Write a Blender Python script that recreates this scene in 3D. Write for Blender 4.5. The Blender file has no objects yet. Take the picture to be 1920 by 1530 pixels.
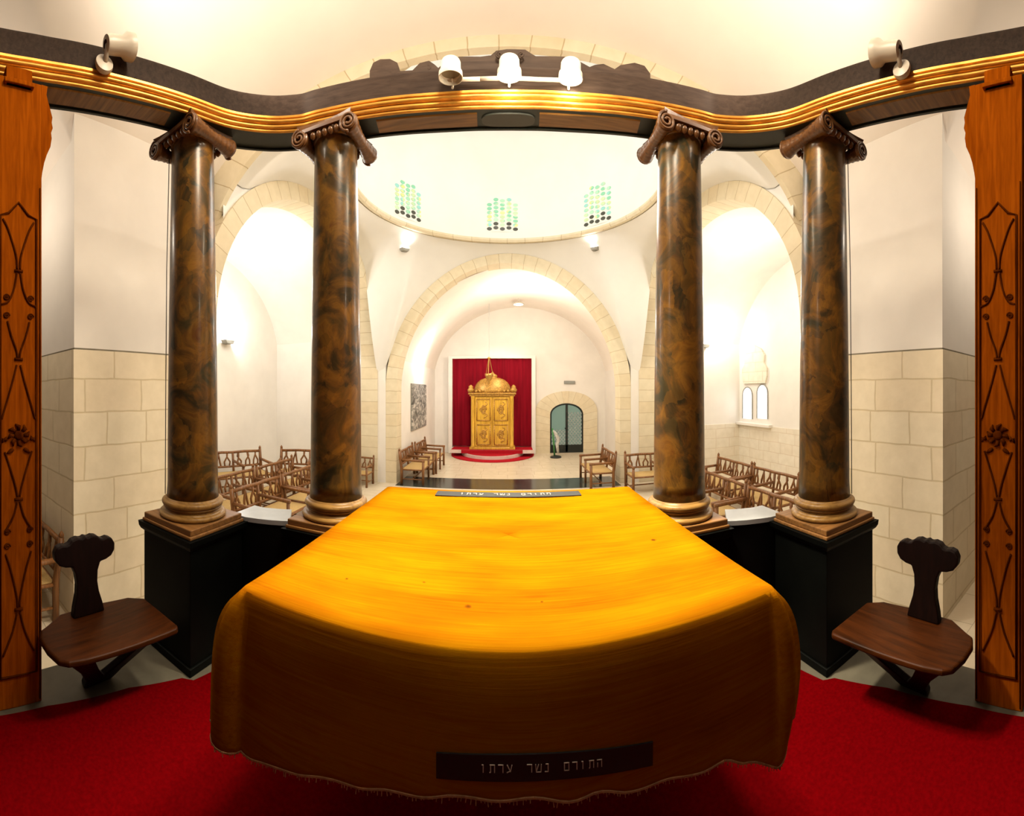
import bpy, math, random
from math import sin, cos, pi, radians, sqrt, atan2, tan
from mathutils import Vector, Matrix
random.seed(7)
SC = bpy.context.scene
COL = SC.collection
CAMZ = 1.75
FLOOR = -0.85

# ------------------------------------------------------------------ mesh builder
class MB:
    def __init__(s): s.v = []; s.f = []; s.uv = []
    def add(s, vs, fs, uvs=None):
        n = len(s.v); s.v += [tuple(p) for p in vs]
        for i, f in enumerate(fs):
            s.f.append(tuple(n + k for k in f)); s.uv.append(uvs[i] if uvs else None)
        return s
    def box(s, x0, x1, y0, y1, z0, z1, M=None):
        vs = [(x, y, z) for z in (z0, z1) for y in (y0, y1) for x in (x0, x1)]
        if M is not None: vs = [M @ Vector(p) for p in vs]
        return s.add(vs, [(0,2,3,1),(4,5,7,6),(0,1,5,4),(2,6,7,3),(0,4,6,2),(1,3,7,5)])
    def lathe(s, prof, n=32, c=(0,0,0), M=None, cap=True):
        vs = []; fs = []
        for r, z in prof:
            for k in range(n):
                a = 2*pi*k/n; p = Vector((r*cos(a), r*sin(a), z))
                if M is not None: p = M @ p
                vs.append(p + Vector(c))
        for i in range(len(prof)-1):
            for k in range(n):
                k2 = (k+1) % n
                fs.append((i*n+k, i*n+k2, (i+1)*n+k2, (i+1)*n+k))
        if cap:
            fs.append(tuple(range(n-1, -1, -1))); m = (len(prof)-1)*n
            fs.append(tuple(range(m, m+n)))
        return s.add(vs, fs)
    def tube(s, pts, r, n=8, cap=True):
        pts = [Vector(p) for p in pts]; L = len(pts); vs = []; fs = []
        rr = r if isinstance(r, (list, tuple)) else [r]*L
        t0 = (pts[1]-pts[0]).normalized()
        up = Vector((0,0,1)) if abs(t0.z) < .9 else Vector((1,0,0))
        nrm = t0.cross(up).normalized()
        for i, p in enumerate(pts):
            a = pts[max(i-1,0)]; b = pts[min(i+1,L-1)]
            t = (b-a).normalized()
            nrm = (nrm - t*nrm.dot(t)).normalized(); bn = t.cross(nrm)
            for k in range(n):
                an = 2*pi*k/n + pi/n
                vs.append(p + nrm*(rr[i]*cos(an)) + bn*(rr[i]*sin(an)))
        for i in range(L-1):
            for k in range(n):
                k2 = (k+1) % n
                fs.append((i*n+k, i*n+k2, (i+1)*n+k2, (i+1)*n+k))
        if cap:
            fs.append(tuple(range(n-1,-1,-1))); fs.append(tuple(range((L-1)*n, L*n)))
        return s.add(vs, fs)
    def prism(s, poly, fn0, fn1):
        """poly: 2D outline; fn0/fn1 map (a,b) to 3D for the two caps"""
        n = len(poly)
        vs = [fn0(a, b) for a, b in poly] + [fn1(a, b) for a, b in poly]
        fs = [tuple(range(n-1,-1,-1)), tuple(range(n, 2*n))]
        for i in range(n):
            j = (i+1) % n; fs.append((i, j, n+j, n+i))
        return s.add(vs, fs)
    def grid(s, fn, nu, nv, closed=False):
        vs = [fn(i/nu, j/nv) for j in range(nv+1) for i in range(nu+1)]
        w = nu+1
        return s.add(vs, [(j*w+i, j*w+i+1, (j+1)*w+i+1, (j+1)*w+i) for j in range(nv) for i in range(nu)])
    def build(s, name, mat, parent=None, smooth=False, bevel=0, fix=True, seg=2):
        me = bpy.data.meshes.new(name)
        me.from_pydata(s.v, [], s.f)
        uvl = me.uv_layers.new(name='UVMap')
        for p, cu in zip(me.polygons, s.uv):
            nx, ny, nz = p.normal
            for k, li in enumerate(p.loop_indices):
                if cu: uvl.data[li].uv = cu[k]; continue
                x, y, z = me.vertices[me.loops[li].vertex_index].co
                if abs(nz) > max(abs(nx), abs(ny)): uv = (x, y)
                elif abs(nx) > abs(ny): uv = (y, z)
                else: uv = (x, z)
                uvl.data[li].uv = uv
        if fix:
            import bmesh
            bm = bmesh.new(); bm.from_mesh(me)
            bmesh.ops.recalc_face_normals(bm, faces=bm.faces); bm.to_mesh(me); bm.free()
        if smooth:
            for p in me.polygons: p.use_smooth = True
        me.materials.append(mat)
        o = bpy.data.objects.new(name, me); COL.objects.link(o)
        if parent is not None: o.parent = parent
        if smooth == 'auto':
            m = o.modifiers.new('es', 'EDGE_SPLIT'); m.split_angle = radians(40)
        if bevel:
            b = o.modifiers.new('bv', 'BEVEL'); b.width = bevel; b.segments = seg; b.limit_method = 'ANGLE'
        return o

def thing(name, label, cat, loc=(0,0,0), rz=0, group=None):
    o = bpy.data.objects.new(name, None); COL.objects.link(o)
    o.location = loc; o.rotation_euler = (0,0,rz); o.empty_display_size = .1
    return tag(o, label, cat, group)
def tag(o, label, cat, group=None):
    o['label'] = label; o['category'] = cat
    if group: o['group'] = group
    return o
def struct(o, label=None):
    o['kind'] = 'structure'
    if label: o['label'] = label
    return o
def dup(root, loc, rz, label):
    def cp(o, par):
        c = o.copy(); COL.objects.link(c)
        if par is not None: c.parent = par
        for ch in o.children: cp(ch, c)
        return c
    r = cp(root, None)
    r.location = loc; r.rotation_euler = (0,0,rz); r['label'] = label
    return r

# ------------------------------------------------------------------ materials
def newmat(name):
    m = bpy.data.materials.new(name); m.use_nodes = True
    nt = m.node_tree; b = nt.nodes['Principled BSDF']
    return m, nt, b
def N(nt, t, **k):
    n = nt.nodes.new(t)
    for a, v in k.items(): setattr(n, a, v)
    return n
def ramp(nt, src, stops):
    r = N(nt, 'ShaderNodeValToRGB'); e = r.color_ramp.elements
    while len(e) < len(stops): e.new(.5)
    for el, (p, c) in zip(e, stops): el.position = p; el.color = (*c, 1)
    nt.links.new(src, r.inputs[0]); return r.outputs[0]
def coords(nt, scale=(1,1,1), kind='Object', rot=(0,0,0)):
    tc = N(nt, 'ShaderNodeTexCoord'); mp = N(nt, 'ShaderNodeMapping')
    mp.inputs['Scale'].default_value = scale; mp.inputs['Rotation'].default_value = rot
    nt.links.new(tc.outputs[kind], mp.inputs[0]); return mp.outputs[0]
def noise(nt, vec, scale, detail=4, rough=.55, dist=0):
    n = N(nt, 'ShaderNodeTexNoise'); n.inputs['Scale'].default_value = scale
    n.inputs['Detail'].default_value = detail; n.inputs['Roughness'].default_value = rough
    n.inputs['Distortion'].default_value = dist
    nt.links.new(vec, n.inputs['Vector']); return n.outputs[0]
def bump(nt, b, h, strength=.2, dist=.01):
    n = N(nt, 'ShaderNodeBump'); n.inputs['Strength'].default_value = strength; n.inputs['Distance'].default_value = dist
    nt.links.new(h, n.inputs['Height']); nt.links.new(n.outputs[0], b.inputs['Normal'])
def simple(name, c, rough=.5, metal=0, var=.12, nscale=6, spec=.5, coat=0, bmp=0, stretch=(1,1,1)):
    m, nt, b = newmat(name)
    v = coords(nt, stretch); h = noise(nt, v, nscale)
    lo = tuple(x*(1-var) for x in c); hi = tuple(min(1, x*(1+var)) for x in c)
    nt.links.new(ramp(nt, h, [(.3, lo), (.7, hi)]), b.inputs['Base Color'])
    b.inputs['Roughness'].default_value = rough; b.inputs['Metallic'].default_value = metal
    b.inputs['Specular IOR Level'].default_value = spec; b.inputs['Coat Weight'].default_value = coat
    if bmp: bump(nt, b, h, bmp)
    return m
def emit(name, c, s):
    m, nt, b = newmat(name)
    b.inputs['Base Color'].default_value = (*c, 1)
    b.inputs['Emission Color'].default_value = (*c, 1); b.inputs['Emission Strength'].default_value = s
    return m
def wood(name, dark, light, rough=.4, axis='Z', coat=.2, scale=3, spec=.4):
    m, nt, b = newmat(name)
    st = {'Z': (14,14,1), 'X': (1,14,14), 'Y': (14,1,14)}[axis]
    v = coords(nt, st); h = noise(nt, v, scale, 6, .6, .4)
    h2 = noise(nt, coords(nt), 1.3, 3)
    mx = N(nt, 'ShaderNodeMath', operation='ADD'); nt.links.new(h, mx.inputs[0])
    ml = N(nt, 'ShaderNodeMath', operation='MULTIPLY'); ml.inputs[1].default_value = .5
    nt.links.new(h2, ml.inputs[0]); nt.links.new(ml.outputs[0], mx.inputs[1])
    nt.links.new(ramp(nt, mx.outputs[0], [(.5, dark), (.95, light)]), b.inputs['Base Color'])
    b.inputs['Roughness'].default_value = rough; b.inputs['Coat Weight'].default_value = coat
    b.inputs['Specular IOR Level'].default_value = spec
    bump(nt, b, h, .12, .004)
    return m
def stone(name, c1, c2, mortar, bw, bh, msize=.012, off=.5, rough=.75):
    m, nt, b = newmat(name)
    tc = N(nt, 'ShaderNodeTexCoord')
    wob = N(nt, 'ShaderNodeTexNoise'); wob.inputs['Scale'].default_value = 2.2
    nt.links.new(tc.outputs['UV'], wob.inputs['Vector'])
    sub = N(nt, 'ShaderNodeVectorMath', operation='MULTIPLY_ADD')
    sub.inputs[1].default_value = (.05,.05,.05)
    nt.links.new(wob.outputs['Color'], sub.inputs[0]); nt.links.new(tc.outputs['UV'], sub.inputs[2])
    br = N(nt, 'ShaderNodeTexBrick'); br.offset = off; br.squash = .72; br.squash_frequency = 3
    nt.links.new(sub.outputs[0], br.inputs['Vector'])
    br.inputs['Scale'].default_value = 1; br.inputs['Brick Width'].default_value = bw
    br.inputs['Row Height'].default_value = bh; br.inputs['Mortar Size'].default_value = msize
    br.inputs['Mortar Smooth'].default_value = .4; br.inputs['Bias'].default_value = 0
    br.inputs['Color1'].default_value = (*c1,1); br.inputs['Color2'].default_value = (*c2,1); br.inputs['Mortar'].default_value = (*mortar,1)
    h = noise(nt, coords(nt), 5, 6)
    mix = N(nt, 'ShaderNodeMix', data_type='RGBA', blend_type='MULTIPLY'); mix.inputs[0].default_value = .35
    nt.links.new(br.outputs['Color'], mix.inputs[6])
    nt.links.new(ramp(nt, h, [(.3, (.72,.70,.62)), (.7, (1,1,1))]), mix.inputs[7])
    nt.links.new(mix.outputs[2], b.inputs['Base Color'])
    b.inputs['Roughness'].default_value = rough; b.inputs['Specular IOR Level'].default_value = .2
    sb = N(nt, 'ShaderNodeMath', operation='MULTIPLY_ADD'); sb.inputs[1].default_value = -1; 
    nt.links.new(br.outputs['Fac'], sb.inputs[0]); nt.links.new(h, sb.inputs[2])
    bump(nt, b, sb.outputs[0], .25, .012)
    return m

M = {}
M['plaster'] = simple('plaster', (.84,.80,.74), .85, var=.04, nscale=1.4, spec=.15, bmp=.06)
M['vault'] = simple('vault_plaster', (.86,.79,.71), .85, var=.04, nscale=1.1, spec=.15, bmp=.05)
M['dome'] = simple('dome_plaster', (.88,.87,.83), .85, var=.03, nscale=1.1, spec=.1)
M['stone'] = stone('limestone_wall', (.87,.78,.60), (.84,.72,.53), (.68,.57,.38), .78, .385)
M['voussoir'] = stone('limestone_arch', (.78,.67,.47), (.80,.72,.54), (.56,.45,.28), .46, 2.0, .008, 0)
M['hallfloor'] = stone('hall_floor_stone', (.74,.64,.48), (.70,.60,.45), (.50,.42,.30), .8, .5, .006, .5, .25)
M['darkfloor'] = simple('dark_floor_band', (.035,.045,.04), .16, var=.4, nscale=2)
M['kerb'] = simple('grey_kerb_stone', (.085,.075,.052), .65, var=.25, nscale=5, bmp=.15)
M['line'] = simple('joint_line', (.22,.19,.13), .8, var=.2)
M['darkwall'] = simple('dark_panelled_wall', (.03,.017,.010), .7, var=.2)  # plain dark colour for the unseen back wall, kept low for less bounce
M['black'] = simple('black_paint', (.0025,.003,.0025), .5, var=.4, nscale=3, spec=.08)
M['marbletop'] = simple('pale_marble_slab', (.30,.32,.33), .3, var=.1, nscale=7)
M['pilwood'] = wood('pilaster_wood', (.15,.028,.001), (.31,.072,.003), .6, 'Z', 0, spec=0)
M['carve'] = wood('carving_wood', (.035,.006,.001), (.095,.020,.0015), .6, 'Z', 0, spec=0)  # darker than the board, shade of the carved grooves put into the colour
M['plinthwood'] = wood('plinth_wood', (.12,.055,.017), (.30,.14,.040), .45, 'X', 0, spec=.25)
M['basewood'] = wood('base_gilt_wood', (.16,.08,.020), (.38,.21,.055), .38, 'X', 0, spec=.3)
M['capwood'] = wood('capital_wood', (.045,.016,.006), (.17,.070,.019), .38, 'X', .2, 5)
M['stoolwood'] = wood('stool_wood', (.014,.004,.001), (.060,.015,.0025), .4, 'Y', 0, spec=.10)
M['stooldark'] = wood('stool_dark_wood', (.004,.0016,.001), (.011,.0035,.0025), .5, 'Z', 0, spec=.12)
M['benchwood'] = wood('bench_wood', (.085,.030,.008), (.29,.120,.032), .45, 'Z', .1)
M['rush'] = simple('rush_seat', (.50,.33,.12), .8, var=.35, nscale=40, bmp=.4, stretch=(1,6,1))
M['fascia'] = wood('fascia_brown', (.022,.013,.009), (.046,.029,.020), .6, 'X', 0, spec=.1)
M['soffit'] = simple('soffit_dark_green', (.012,.018,.014), .4, var=.4)
M['panel'] = wood('soffit_panel_wood', (.11,.050,.012), (.28,.14,.035), .4, 'X', .1)
M['gold'] = simple('gilt_moulding', (.62,.29,.045), .34, metal=.6, var=.3, nscale=9, stretch=(1,1,6))
M['white'] = simple('lamp_white', (.52,.47,.39), .4, var=.05)
M['whiteoff'] = simple('lamp_inside', (.20,.17,.11), .5, var=.1)
M['lampon'] = emit('lamp_glow', (1,.90,.68), 40)
M['lampsoft'] = emit('lamp_soft_glow', (1,.95,.85), 6)
M['redstep'] = simple('red_step_carpet', (.42,.012,.022), .9, var=.15, nscale=30, spec=.05)
M['redcarpet'] = simple('red_carpet', (.088,.0004,.0012), .95, var=.18, nscale=60, spec=0, bmp=.3)
M['redvelvet'] = simple('red_velvet', (.22,.003,.012), .8, var=.25, nscale=2, spec=.1, stretch=(6,6,.3))
M['whitestep'] = simple('step_marble', (.74,.60,.54), .4, var=.08)
M['arkgold'] = wood('ark_gilt_wood', (.42,.21,.018), (.86,.52,.06), .32, 'Z', .3, 2)
M['arkcarve'] = simple('ark_carved_gilt', (.50,.27,.05), .35, metal=.35, var=.55, nscale=26, bmp=.6)
M['brass'] = simple('brass', (.60,.36,.10), .3, metal=.8, var=.1)
M['blackmetal'] = simple('black_door_metal', (.008,.012,.010), .4, var=.2)
M['lattice'] = simple('grey_lattice', (.42,.44,.42), .5, var=.1)
M['ventgrey'] = simple('grey_vent', (.30,.29,.25), .5, var=.1)
M['label'] = simple('black_label', (.006,.008,.008), .6, var=.3)
M['letters'] = simple('silver_thread', (.55,.50,.44), .5, var=.1)
M['fringe'] = simple('tan_fringe', (.42,.24,.11), .8, var=.3, nscale=60)
M['standgreen'] = simple('green_handle', (.05,.22,.06), .5)
M['standgrey'] = simple('grey_cloth', (.55,.54,.50), .8, var=.3, nscale=12)

def marble():
    m, nt, b = newmat('faux_marble')
    v = coords(nt, (1,1,.8)); info = N(nt, 'ShaderNodeObjectInfo')
    ad = N(nt, 'ShaderNodeVectorMath', operation='MULTIPLY_ADD'); ad.inputs[1].default_value = (1,1,1)
    cm = N(nt, 'ShaderNodeCombineXYZ'); ml = N(nt, 'ShaderNodeMath', operation='MULTIPLY'); ml.inputs[1].default_value = 40
    nt.links.new(info.outputs['Random'], ml.inputs[0])
    for k in range(3): nt.links.new(ml.outputs[0], cm.inputs[k])
    nt.links.new(v, ad.inputs[0]); nt.links.new(cm.outputs[0], ad.inputs[2]); v = ad.outputs[0]
    h = noise(nt, v, 4.5, 7, .6, 1.6)
    c1 = ramp(nt, h, [(.30,(.012,.011,.006)), (.42,(.040,.032,.013)), (.51,(.135,.062,.014)), (.60,(.26,.125,.018)), (.72,(.13,.038,.009))])
    vo = N(nt, 'ShaderNodeTexVoronoi'); vo.inputs['Scale'].default_value = 7
    wv = N(nt, 'ShaderNodeTexNoise'); wv.inputs['Scale'].default_value = 5; wv.inputs['Detail'].default_value = 4
    nt.links.new(v, wv.inputs['Vector'])
    a2 = N(nt, 'ShaderNodeVectorMath', operation='MULTIPLY_ADD'); a2.inputs[1].default_value = (.35,.35,.35)
    nt.links.new(wv.outputs['Color'], a2.inputs[0]); nt.links.new(v, a2.inputs[2]); nt.links.new(a2.outputs[0], vo.inputs['Vector'])
    c2 = ramp(nt, vo.outputs['Color'], [(.2,(.016,.015,.009)), (.45,(.095,.048,.014)), (.62,(.21,.10,.016)), (.8,(.045,.042,.020))])
    mix = N(nt, 'ShaderNodeMix', data_type='RGBA'); mix.inputs[0].default_value = .45
    nt.links.new(c1, mix.inputs[6]); nt.links.new(c2, mix.inputs[7])
    nt.links.new(mix.outputs[2], b.inputs['Base Color'])
    b.inputs['Roughness'].default_value = .30; b.inputs['Coat Weight'].default_value = .08; b.inputs['Coat Roughness'].default_value = .1; b.inputs['Specular IOR Level'].default_value = .3
    return m
M['marble'] = marble()

def cloth():
    m, nt, b = newmat('orange_tablecloth')
    v = coords(nt, (1.2, 60, 60)); h = noise(nt, v, 1.6, 6, .65)
    v2 = coords(nt, (1,3,3)); h2 = noise(nt, v2, 1.6, 4)
    mx = N(nt, 'ShaderNodeMath', operation='MULTIPLY_ADD'); mx.inputs[1].default_value = .6
    nt.links.new(h, mx.inputs[0]); nt.links.new(h2, mx.inputs[2])
    base = ramp(nt, mx.outputs[0], [(.55,(.20,.056,.0012)), (.75,(.27,.090,.0012)), (1,(.33,.138,.0015))])
    # stains: a few worn spots on the top
    tc = N(nt, 'ShaderNodeTexCoord'); out = base
    wob = noise(nt, coords(nt), 40, 3)
    for (x, y, r) in STAINS:
        d = N(nt, 'ShaderNodeVectorMath', operation='DISTANCE'); d.inputs[1].default_value = (x, y, 1.135)
        nt.links.new(tc.outputs['Object'], d.inputs[0])
        w = N(nt, 'ShaderNodeMath', operation='MULTIPLY_ADD'); w.inputs[1].default_value = r*1.6
        nt.links.new(wob, w.inputs[0]); nt.links.new(d.outputs['Value'], w.inputs[2])
        rr = N(nt, 'ShaderNodeMapRange'); rr.inputs[1].default_value = r*1.1; rr.inputs[2].default_value = r*1.9
        rr.inputs[3].default_value = .8; rr.inputs[4].default_value = 0
        nt.links.new(w.outputs[0], rr.inputs[0])
        mi = N(nt, 'ShaderNodeMix', data_type='RGBA'); nt.links.new(rr.outputs[0], mi.inputs[0])
        nt.links.new(out, mi.inputs[6]); mi.inputs[7].default_value = (.06,.014,.003,1); out = mi.outputs[2]
    nt.links.new(out, b.inputs['Base Color'])
    b.inputs['Roughness'].default_value = .9; b.inputs['Specular IOR Level'].default_value = .05
    b.inputs['Specular IOR Level'].default_value = 0
    bump(nt, b, h, .25, .004)
    return m

F, X0, Y0 = 715.0, 953.0, 735.0
def ang(x): return (x-X0)/F
def at_r(x, y, r):
    t = ang(x); return Vector((r*sin(t), r*cos(t), CAMZ-(y-Y0)/F*r))
def at_Y(x, y, Y): return at_r(x, y, Y/cos(ang(x)))
def at_X(x, y, X): return at_r(x, y, abs(X/sin(ang(x))))
def at_z(x, y, z): return at_r(x, y, (CAMZ-z)*F/(y-Y0))

STAINS = []
for (px, py, r) in ((878,1138,.011),(1016,1128,.005),(650,1085,.006),(795,1093,.007),(1225,1012,.012)):
    p = at_z(px, py, 1.135); STAINS.append((p.x, p.y, r))
M['cloth'] = cloth()

# ------------------------------------------------------------------ THE SHELL
def superell(x, a, b, z0, n=2.6):
    u = min(1, abs(x)/a); return z0 + b*max(0, 1-u**n)**(1/n)
def A(x): return superell(x, 4.6, 2.5, 3.0, 3.2)
ARM_C, ARM_H = -.5, 2.3
def B(y):
    u = abs(y-ARM_C)/ARM_H
    return 4.55 + .95*sqrt(max(0, 1-u*u)) if u < 1 else -9
PX = 3.9

# near bay vault: main barrel along Y with two side arms cut into it
def vault(name):
    mb = MB(); s = .06
    xs = [-6.2+12.4*i/206 for i in range(207)]; ys = [-1.2+5.25*j/134 for j in range(135)]
    idx = {}
    for j, y in enumerate(ys):
        for i, x in enumerate(xs):
            main = abs(x) <= PX+.04; arm = abs(y-ARM_C) <= ARM_H+.03
            if not (main or arm): continue
            z = max(A(x) if main else -9, B(min(max(y, ARM_C-ARM_H+.001), ARM_C+ARM_H-.001)) if arm else -9)
            idx[(i,j)] = len(mb.v); mb.v.append((x,y,z))
    for j in range(134):
        for i in range(206):
            q = [(i,j),(i+1,j),(i+1,j+1),(i,j+1)]
            if all(k in idx for k in q): mb.f.append(tuple(idx[k] for k in q)); mb.uv.append(None)
    return struct(mb.build(name, M['vault'], smooth=True, fix=False))
vault('ceiling')

def ringarch(name, prof_in, prof_out, plane, c0, c1, mat, cx=0):
    """stone arch with legs; prof lists of (across, z) from left foot over to right foot"""
    mb = MB(); L = 0; Ls = [0]
    n = len(prof_in)
    for i in range(1, n):
        L += sqrt((prof_in[i][0]-prof_in[i-1][0])**2+(prof_in[i][1]-prof_in[i-1][1])**2); Ls.append(L)
    def P(a, z, d): return (a+cx, d, z) if plane == 'Y' else (d, a+cx, z)
    for i in range(n-1):
        a0, z0 = prof_in[i]; a1, z1 = prof_in[i+1]; b0, y0 = prof_out[i]; b1, y1 = prof_out[i+1]
        u0, u1 = Ls[i], Ls[i+1]
        for d in (c0, c1):
            mb.add([P(a0,z0,d),P(a1,z1,d),P(b1,y1,d),P(b0,y0,d)], [(0,1,2,3)], [[(u0,.05),(u1,.05),(u1,.4),(u0,.4)]])
        mb.add([P(a0,z0,c0),P(a1,z1,c0),P(a1,z1,c1),P(a0,z0,c1)], [(0,1,2,3)], [[(u0,.05),(u1,.05),(u1,.4),(u0,.4)]])
        mb.add([P(b0,y0,c0),P(b1,y1,c0),P(b1,y1,c1),P(b0,y0,c1)], [(0,1,2,3)], [[(u0,.05),(u1,.05),(u1,.4),(u0,.4)]])
    return struct(mb.build(name, mat, smooth=False))

def ell_prof(a, b, zs, n=48, foot=FLOOR, legs=6, p=2.0, apex_pow=1.0):
    out = [(-a, foot+(zs-foot)*k/legs) for k in range(legs)]
    for k in range(n+1):
        t = pi - pi*k/n
        c, s = cos(t), sin(t)
        out.append((a*math.copysign(abs(c)**(2/p), c), zs+b*abs(s)**(2/p)))
    out += [(a, foot+(zs-foot)*(legs-1-k)/legs) for k in range(legs)]
    return out
# the big arch in front of the vault
inn = [(x, z) for x, z in ell_prof(4.08, 2.375, 3.0, 72, p=3.0)]
outp = [(x, z) for x, z in ell_prof(4.48, 2.70, 3.0, 72, p=3.0)]
ringarch('trim_1', inn, outp, 'Y', 4.0, 4.09, M['voussoir'])
# arch to the apse
A2Y = 10.4
ringarch('trim_2', ell_prof(3.14, 3.52, 1.75), ell_prof(3.47, 3.78, 1.75), 'Y', A2Y, A2Y+.5, M['voussoir'])
# the two side arches of the domed bay
BC = 7.1
for k, sx in enumerate((-1, 1)):
    ringarch('trim_%d' % (3+k), ell_prof(3.25, 2.75, 2.7), ell_prof(3.56, 3.05, 2.7), 'X', sx*3.7, sx*4.2, M['voussoir'], BC)

def bx(name, mat, x0, x1, y0, y1, z0, z1, **k):
    return struct(MB().box(min(x0,x1), max(x0,x1), min(y0,y1), max(y0,y1), z0, z1).build(name, mat, **k))
DADO = 2.23
for nm, s in (('left', -1), ('right', 1)):
    bx('wall_%s_pier' % nm, M['plaster'], s*PX, s*7.5, 1.8, 3.84, DADO+.02, 5.75)
    bx('wall_%s_pier_stone' % nm, M['stone'], s*(PX-.012), s*7.5, 1.788, 3.84, FLOOR, DADO)
    bx('trim_joint_%s' % nm, M['line'], s*(PX+.004), s*7.5, 1.804, 3.84, DADO, DADO+.02)
    bx('wall_%s_arm' % nm, M['plaster'], s*6.15, s*6.4, -1.2, 1.85, FLOOR, 5.75)
    bx('wall_%s_aisle' % nm, M['plaster'], s*7.2, s*7.5, 3.7, 10.6, FLOOR, 6)
    bx('wall_%s_aisle_end' % nm, M['plaster'], s*3.46, s*7.5, A2Y-.02, A2Y+.48, FLOOR, 6)
    # aisle tunnel vault
    mb = MB()
    mb.grid(lambda u, v, s=s: (s*(4.15+3.2*v), BC+3.36*cos(pi*u), 2.7+2.82*sin(pi*u)), 48, 4)
    struct(mb.build('ceiling_%s_aisle' % nm, M['plaster'], smooth=True, fix=False))
    bx('wall_%s_aisle_near' % nm, M['plaster'], s*4.15, s*7.4, 3.7, 3.82, FLOOR, 3.2)
bx('wall_back', M['darkwall'], -6.4, 6.4, -1.25, -1.05, FLOOR, 6)  # unseen wall, put close and dark to cut bounced light on the cloth
M['stonepale'] = stone('pale_limestone_dado', (.84,.78,.66), (.83,.75,.62), (.74,.64,.50), .70, .30)
bx('wall_right_dado', M['stonepale'], 7.17, 7.3, 4.0, 10.4, FLOOR, .72)
bx('wall_right_end_dado', M['stonepale'], 4.3, 7.3, 10.355, 10.5, FLOOR, .72)

# domed bay: pendentives, rim, drum and dome
RR, RZ = 2.95, 5.72
def edge_z(x, y, side):
    if side == 'X':
        u = min(1, abs(y-BC)/3.56); z = 2.7+3.05*sqrt(max(0, 1-u*u))
        if y > 9.4: t = (y-9.4)/1.0; z = z*(1-t)+2.3*t
        if y < 4.9: t = (4.9-y)/.82; z = max(z, z*(1-t)+4.95*t)
        return z
    if y > BC:
        u = min(1, abs(x)/3.47); return max(2.3, 1.75+3.78*sqrt(max(0, 1-u*u)))
    z = superell(x, 4.45, 2.65, 3.0, 3.0)
    return z
def pend(u, v):
    # ends on the rectangle; the four corners are samples of their own
    a = 2*pi*u; cx, cy = cos(a), sin(a)
    hx, hy0, hy1 = 3.72, A2Y+.02-BC, BC-4.08
    tx = hx/abs(cx) if abs(cx) > 1e-6 else 1e9
    ty = (hy0 if cy > 0 else hy1)/abs(cy) if abs(cy) > 1e-6 else 1e9
    side = 'X' if tx < ty else 'Y'; t = min(tx, ty)
    ex, ey = cx*t, BC+cy*t; ez = edge_z(ex, ey, side)
    rx, ry = RR*cx, BC+RR*cy
    if t < RR: rx, ry = ex, ey
    w = v
    return (rx+(ex-rx)*w, ry+(ey-ry)*w, RZ+(ez-RZ)*(w**1.25))
mb = MB().grid(pend, 192, 12)
struct(mb.build('ceiling_pendentive', M['dome'], smooth=True, fix=False))
rim = MB().lathe([(RR+.02,RZ-.05),(RR-.05,RZ-.05),(RR-.08,RZ),(RR-.07,RZ+.05),(RR,RZ+.07),(RR+.05,RZ+.07),(RR+.05,RZ-.05)], 96, (0,BC,0), cap=False)
struct(rim.build('trim_dome_rim', M['voussoir'], smooth='auto'))
prof = [(RR, RZ), (RR, RZ+1.5)] + [(RR*cos(t*pi/2/14), RZ+1.5+RR*.95*sin(t*pi/2/14)) for t in range(1, 14)] + [(.02, RZ+1.5+RR*.95)]
struct(MB().lathe(prof, 96, (0,BC,0), cap=False).build('ceiling_dome', M['dome'], smooth=True, fix=False))

for nm, sx in (('left', -1), ('right', 1)):
    mb = MB(); op = [(a, z) for a, z in ell_prof(3.54, 3.03, 2.7, 48, legs=1) if z >= 2.69]
    for (a0, z0), (a1, z1) in zip(op, op[1:]):
        if min(a0, a1)+BC < 4.0: continue
        mb.add([(sx*x, BC+a, z) for x in (3.74, 3.9) for a, z in ((a0,z0),(a1,z1),(a1,6.0),(a0,6.0))], [(0,1,2,3),(7,6,5,4),(0,4,5,1),(2,6,7,3)])
    struct(mb.build('wall_%s_spandrel' % nm, M['dome']))
# apse
bx('wall_apse_left', M['plaster'], -3.15, -3.5, A2Y+.45, 16.4, FLOOR, 5.6)
bx('wall_apse_right', M['plaster'], 4.2, 4.5, A2Y+.45, 16.4, FLOOR, 5.6)
bx('wall_apse_back', M['plaster'], -3.5, 4.5, 16.2, 16.5, FLOOR, 5.9)
mb = MB().grid(lambda u, v: (.52+3.72*cos(pi*u), A2Y+.4+5.9*v, 2.2+3.15*sin(pi*u)), 48, 6)
struct(mb.build('ceiling_apse', M['vault'], smooth=True, fix=False))
# wall above and beside the arch on the apse side
mb = MB()
o1 = ell_prof(3.40, 3.72, 1.75, 48); n = len(o1)
for i in range(n-1):
    (a0, z0), (a1, z1) = o1[i], o1[i+1]
    def far(a, z):
        if z < 1.75 + .01: return (math.copysign(4.6, a), z)
        d = Vector((a, z-1.75)); return tuple(Vector((0,1.75)) + d*1.5)
    b0, b1 = far(a0, z0), far(a1, z1)
    mb.add([(a0,A2Y+.45,z0),(a1,A2Y+.45,z1),(b1[0],A2Y+.45,b1[1]),(b0[0],A2Y+.45,b0[1])], [(0,1,2,3)])
struct(mb.build('wall_apse_front', M['plaster']))
# hall floor
struct(MB().box(-7.5, 7.5, -1.25, 16.5, FLOOR-.2, FLOOR).build('floor', M['hallfloor']))
struct(MB().box(-3.1, 3.1, 10.15, 11.35, FLOOR, FLOOR+.006).build('trim_threshold', M['darkfloor']))

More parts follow.
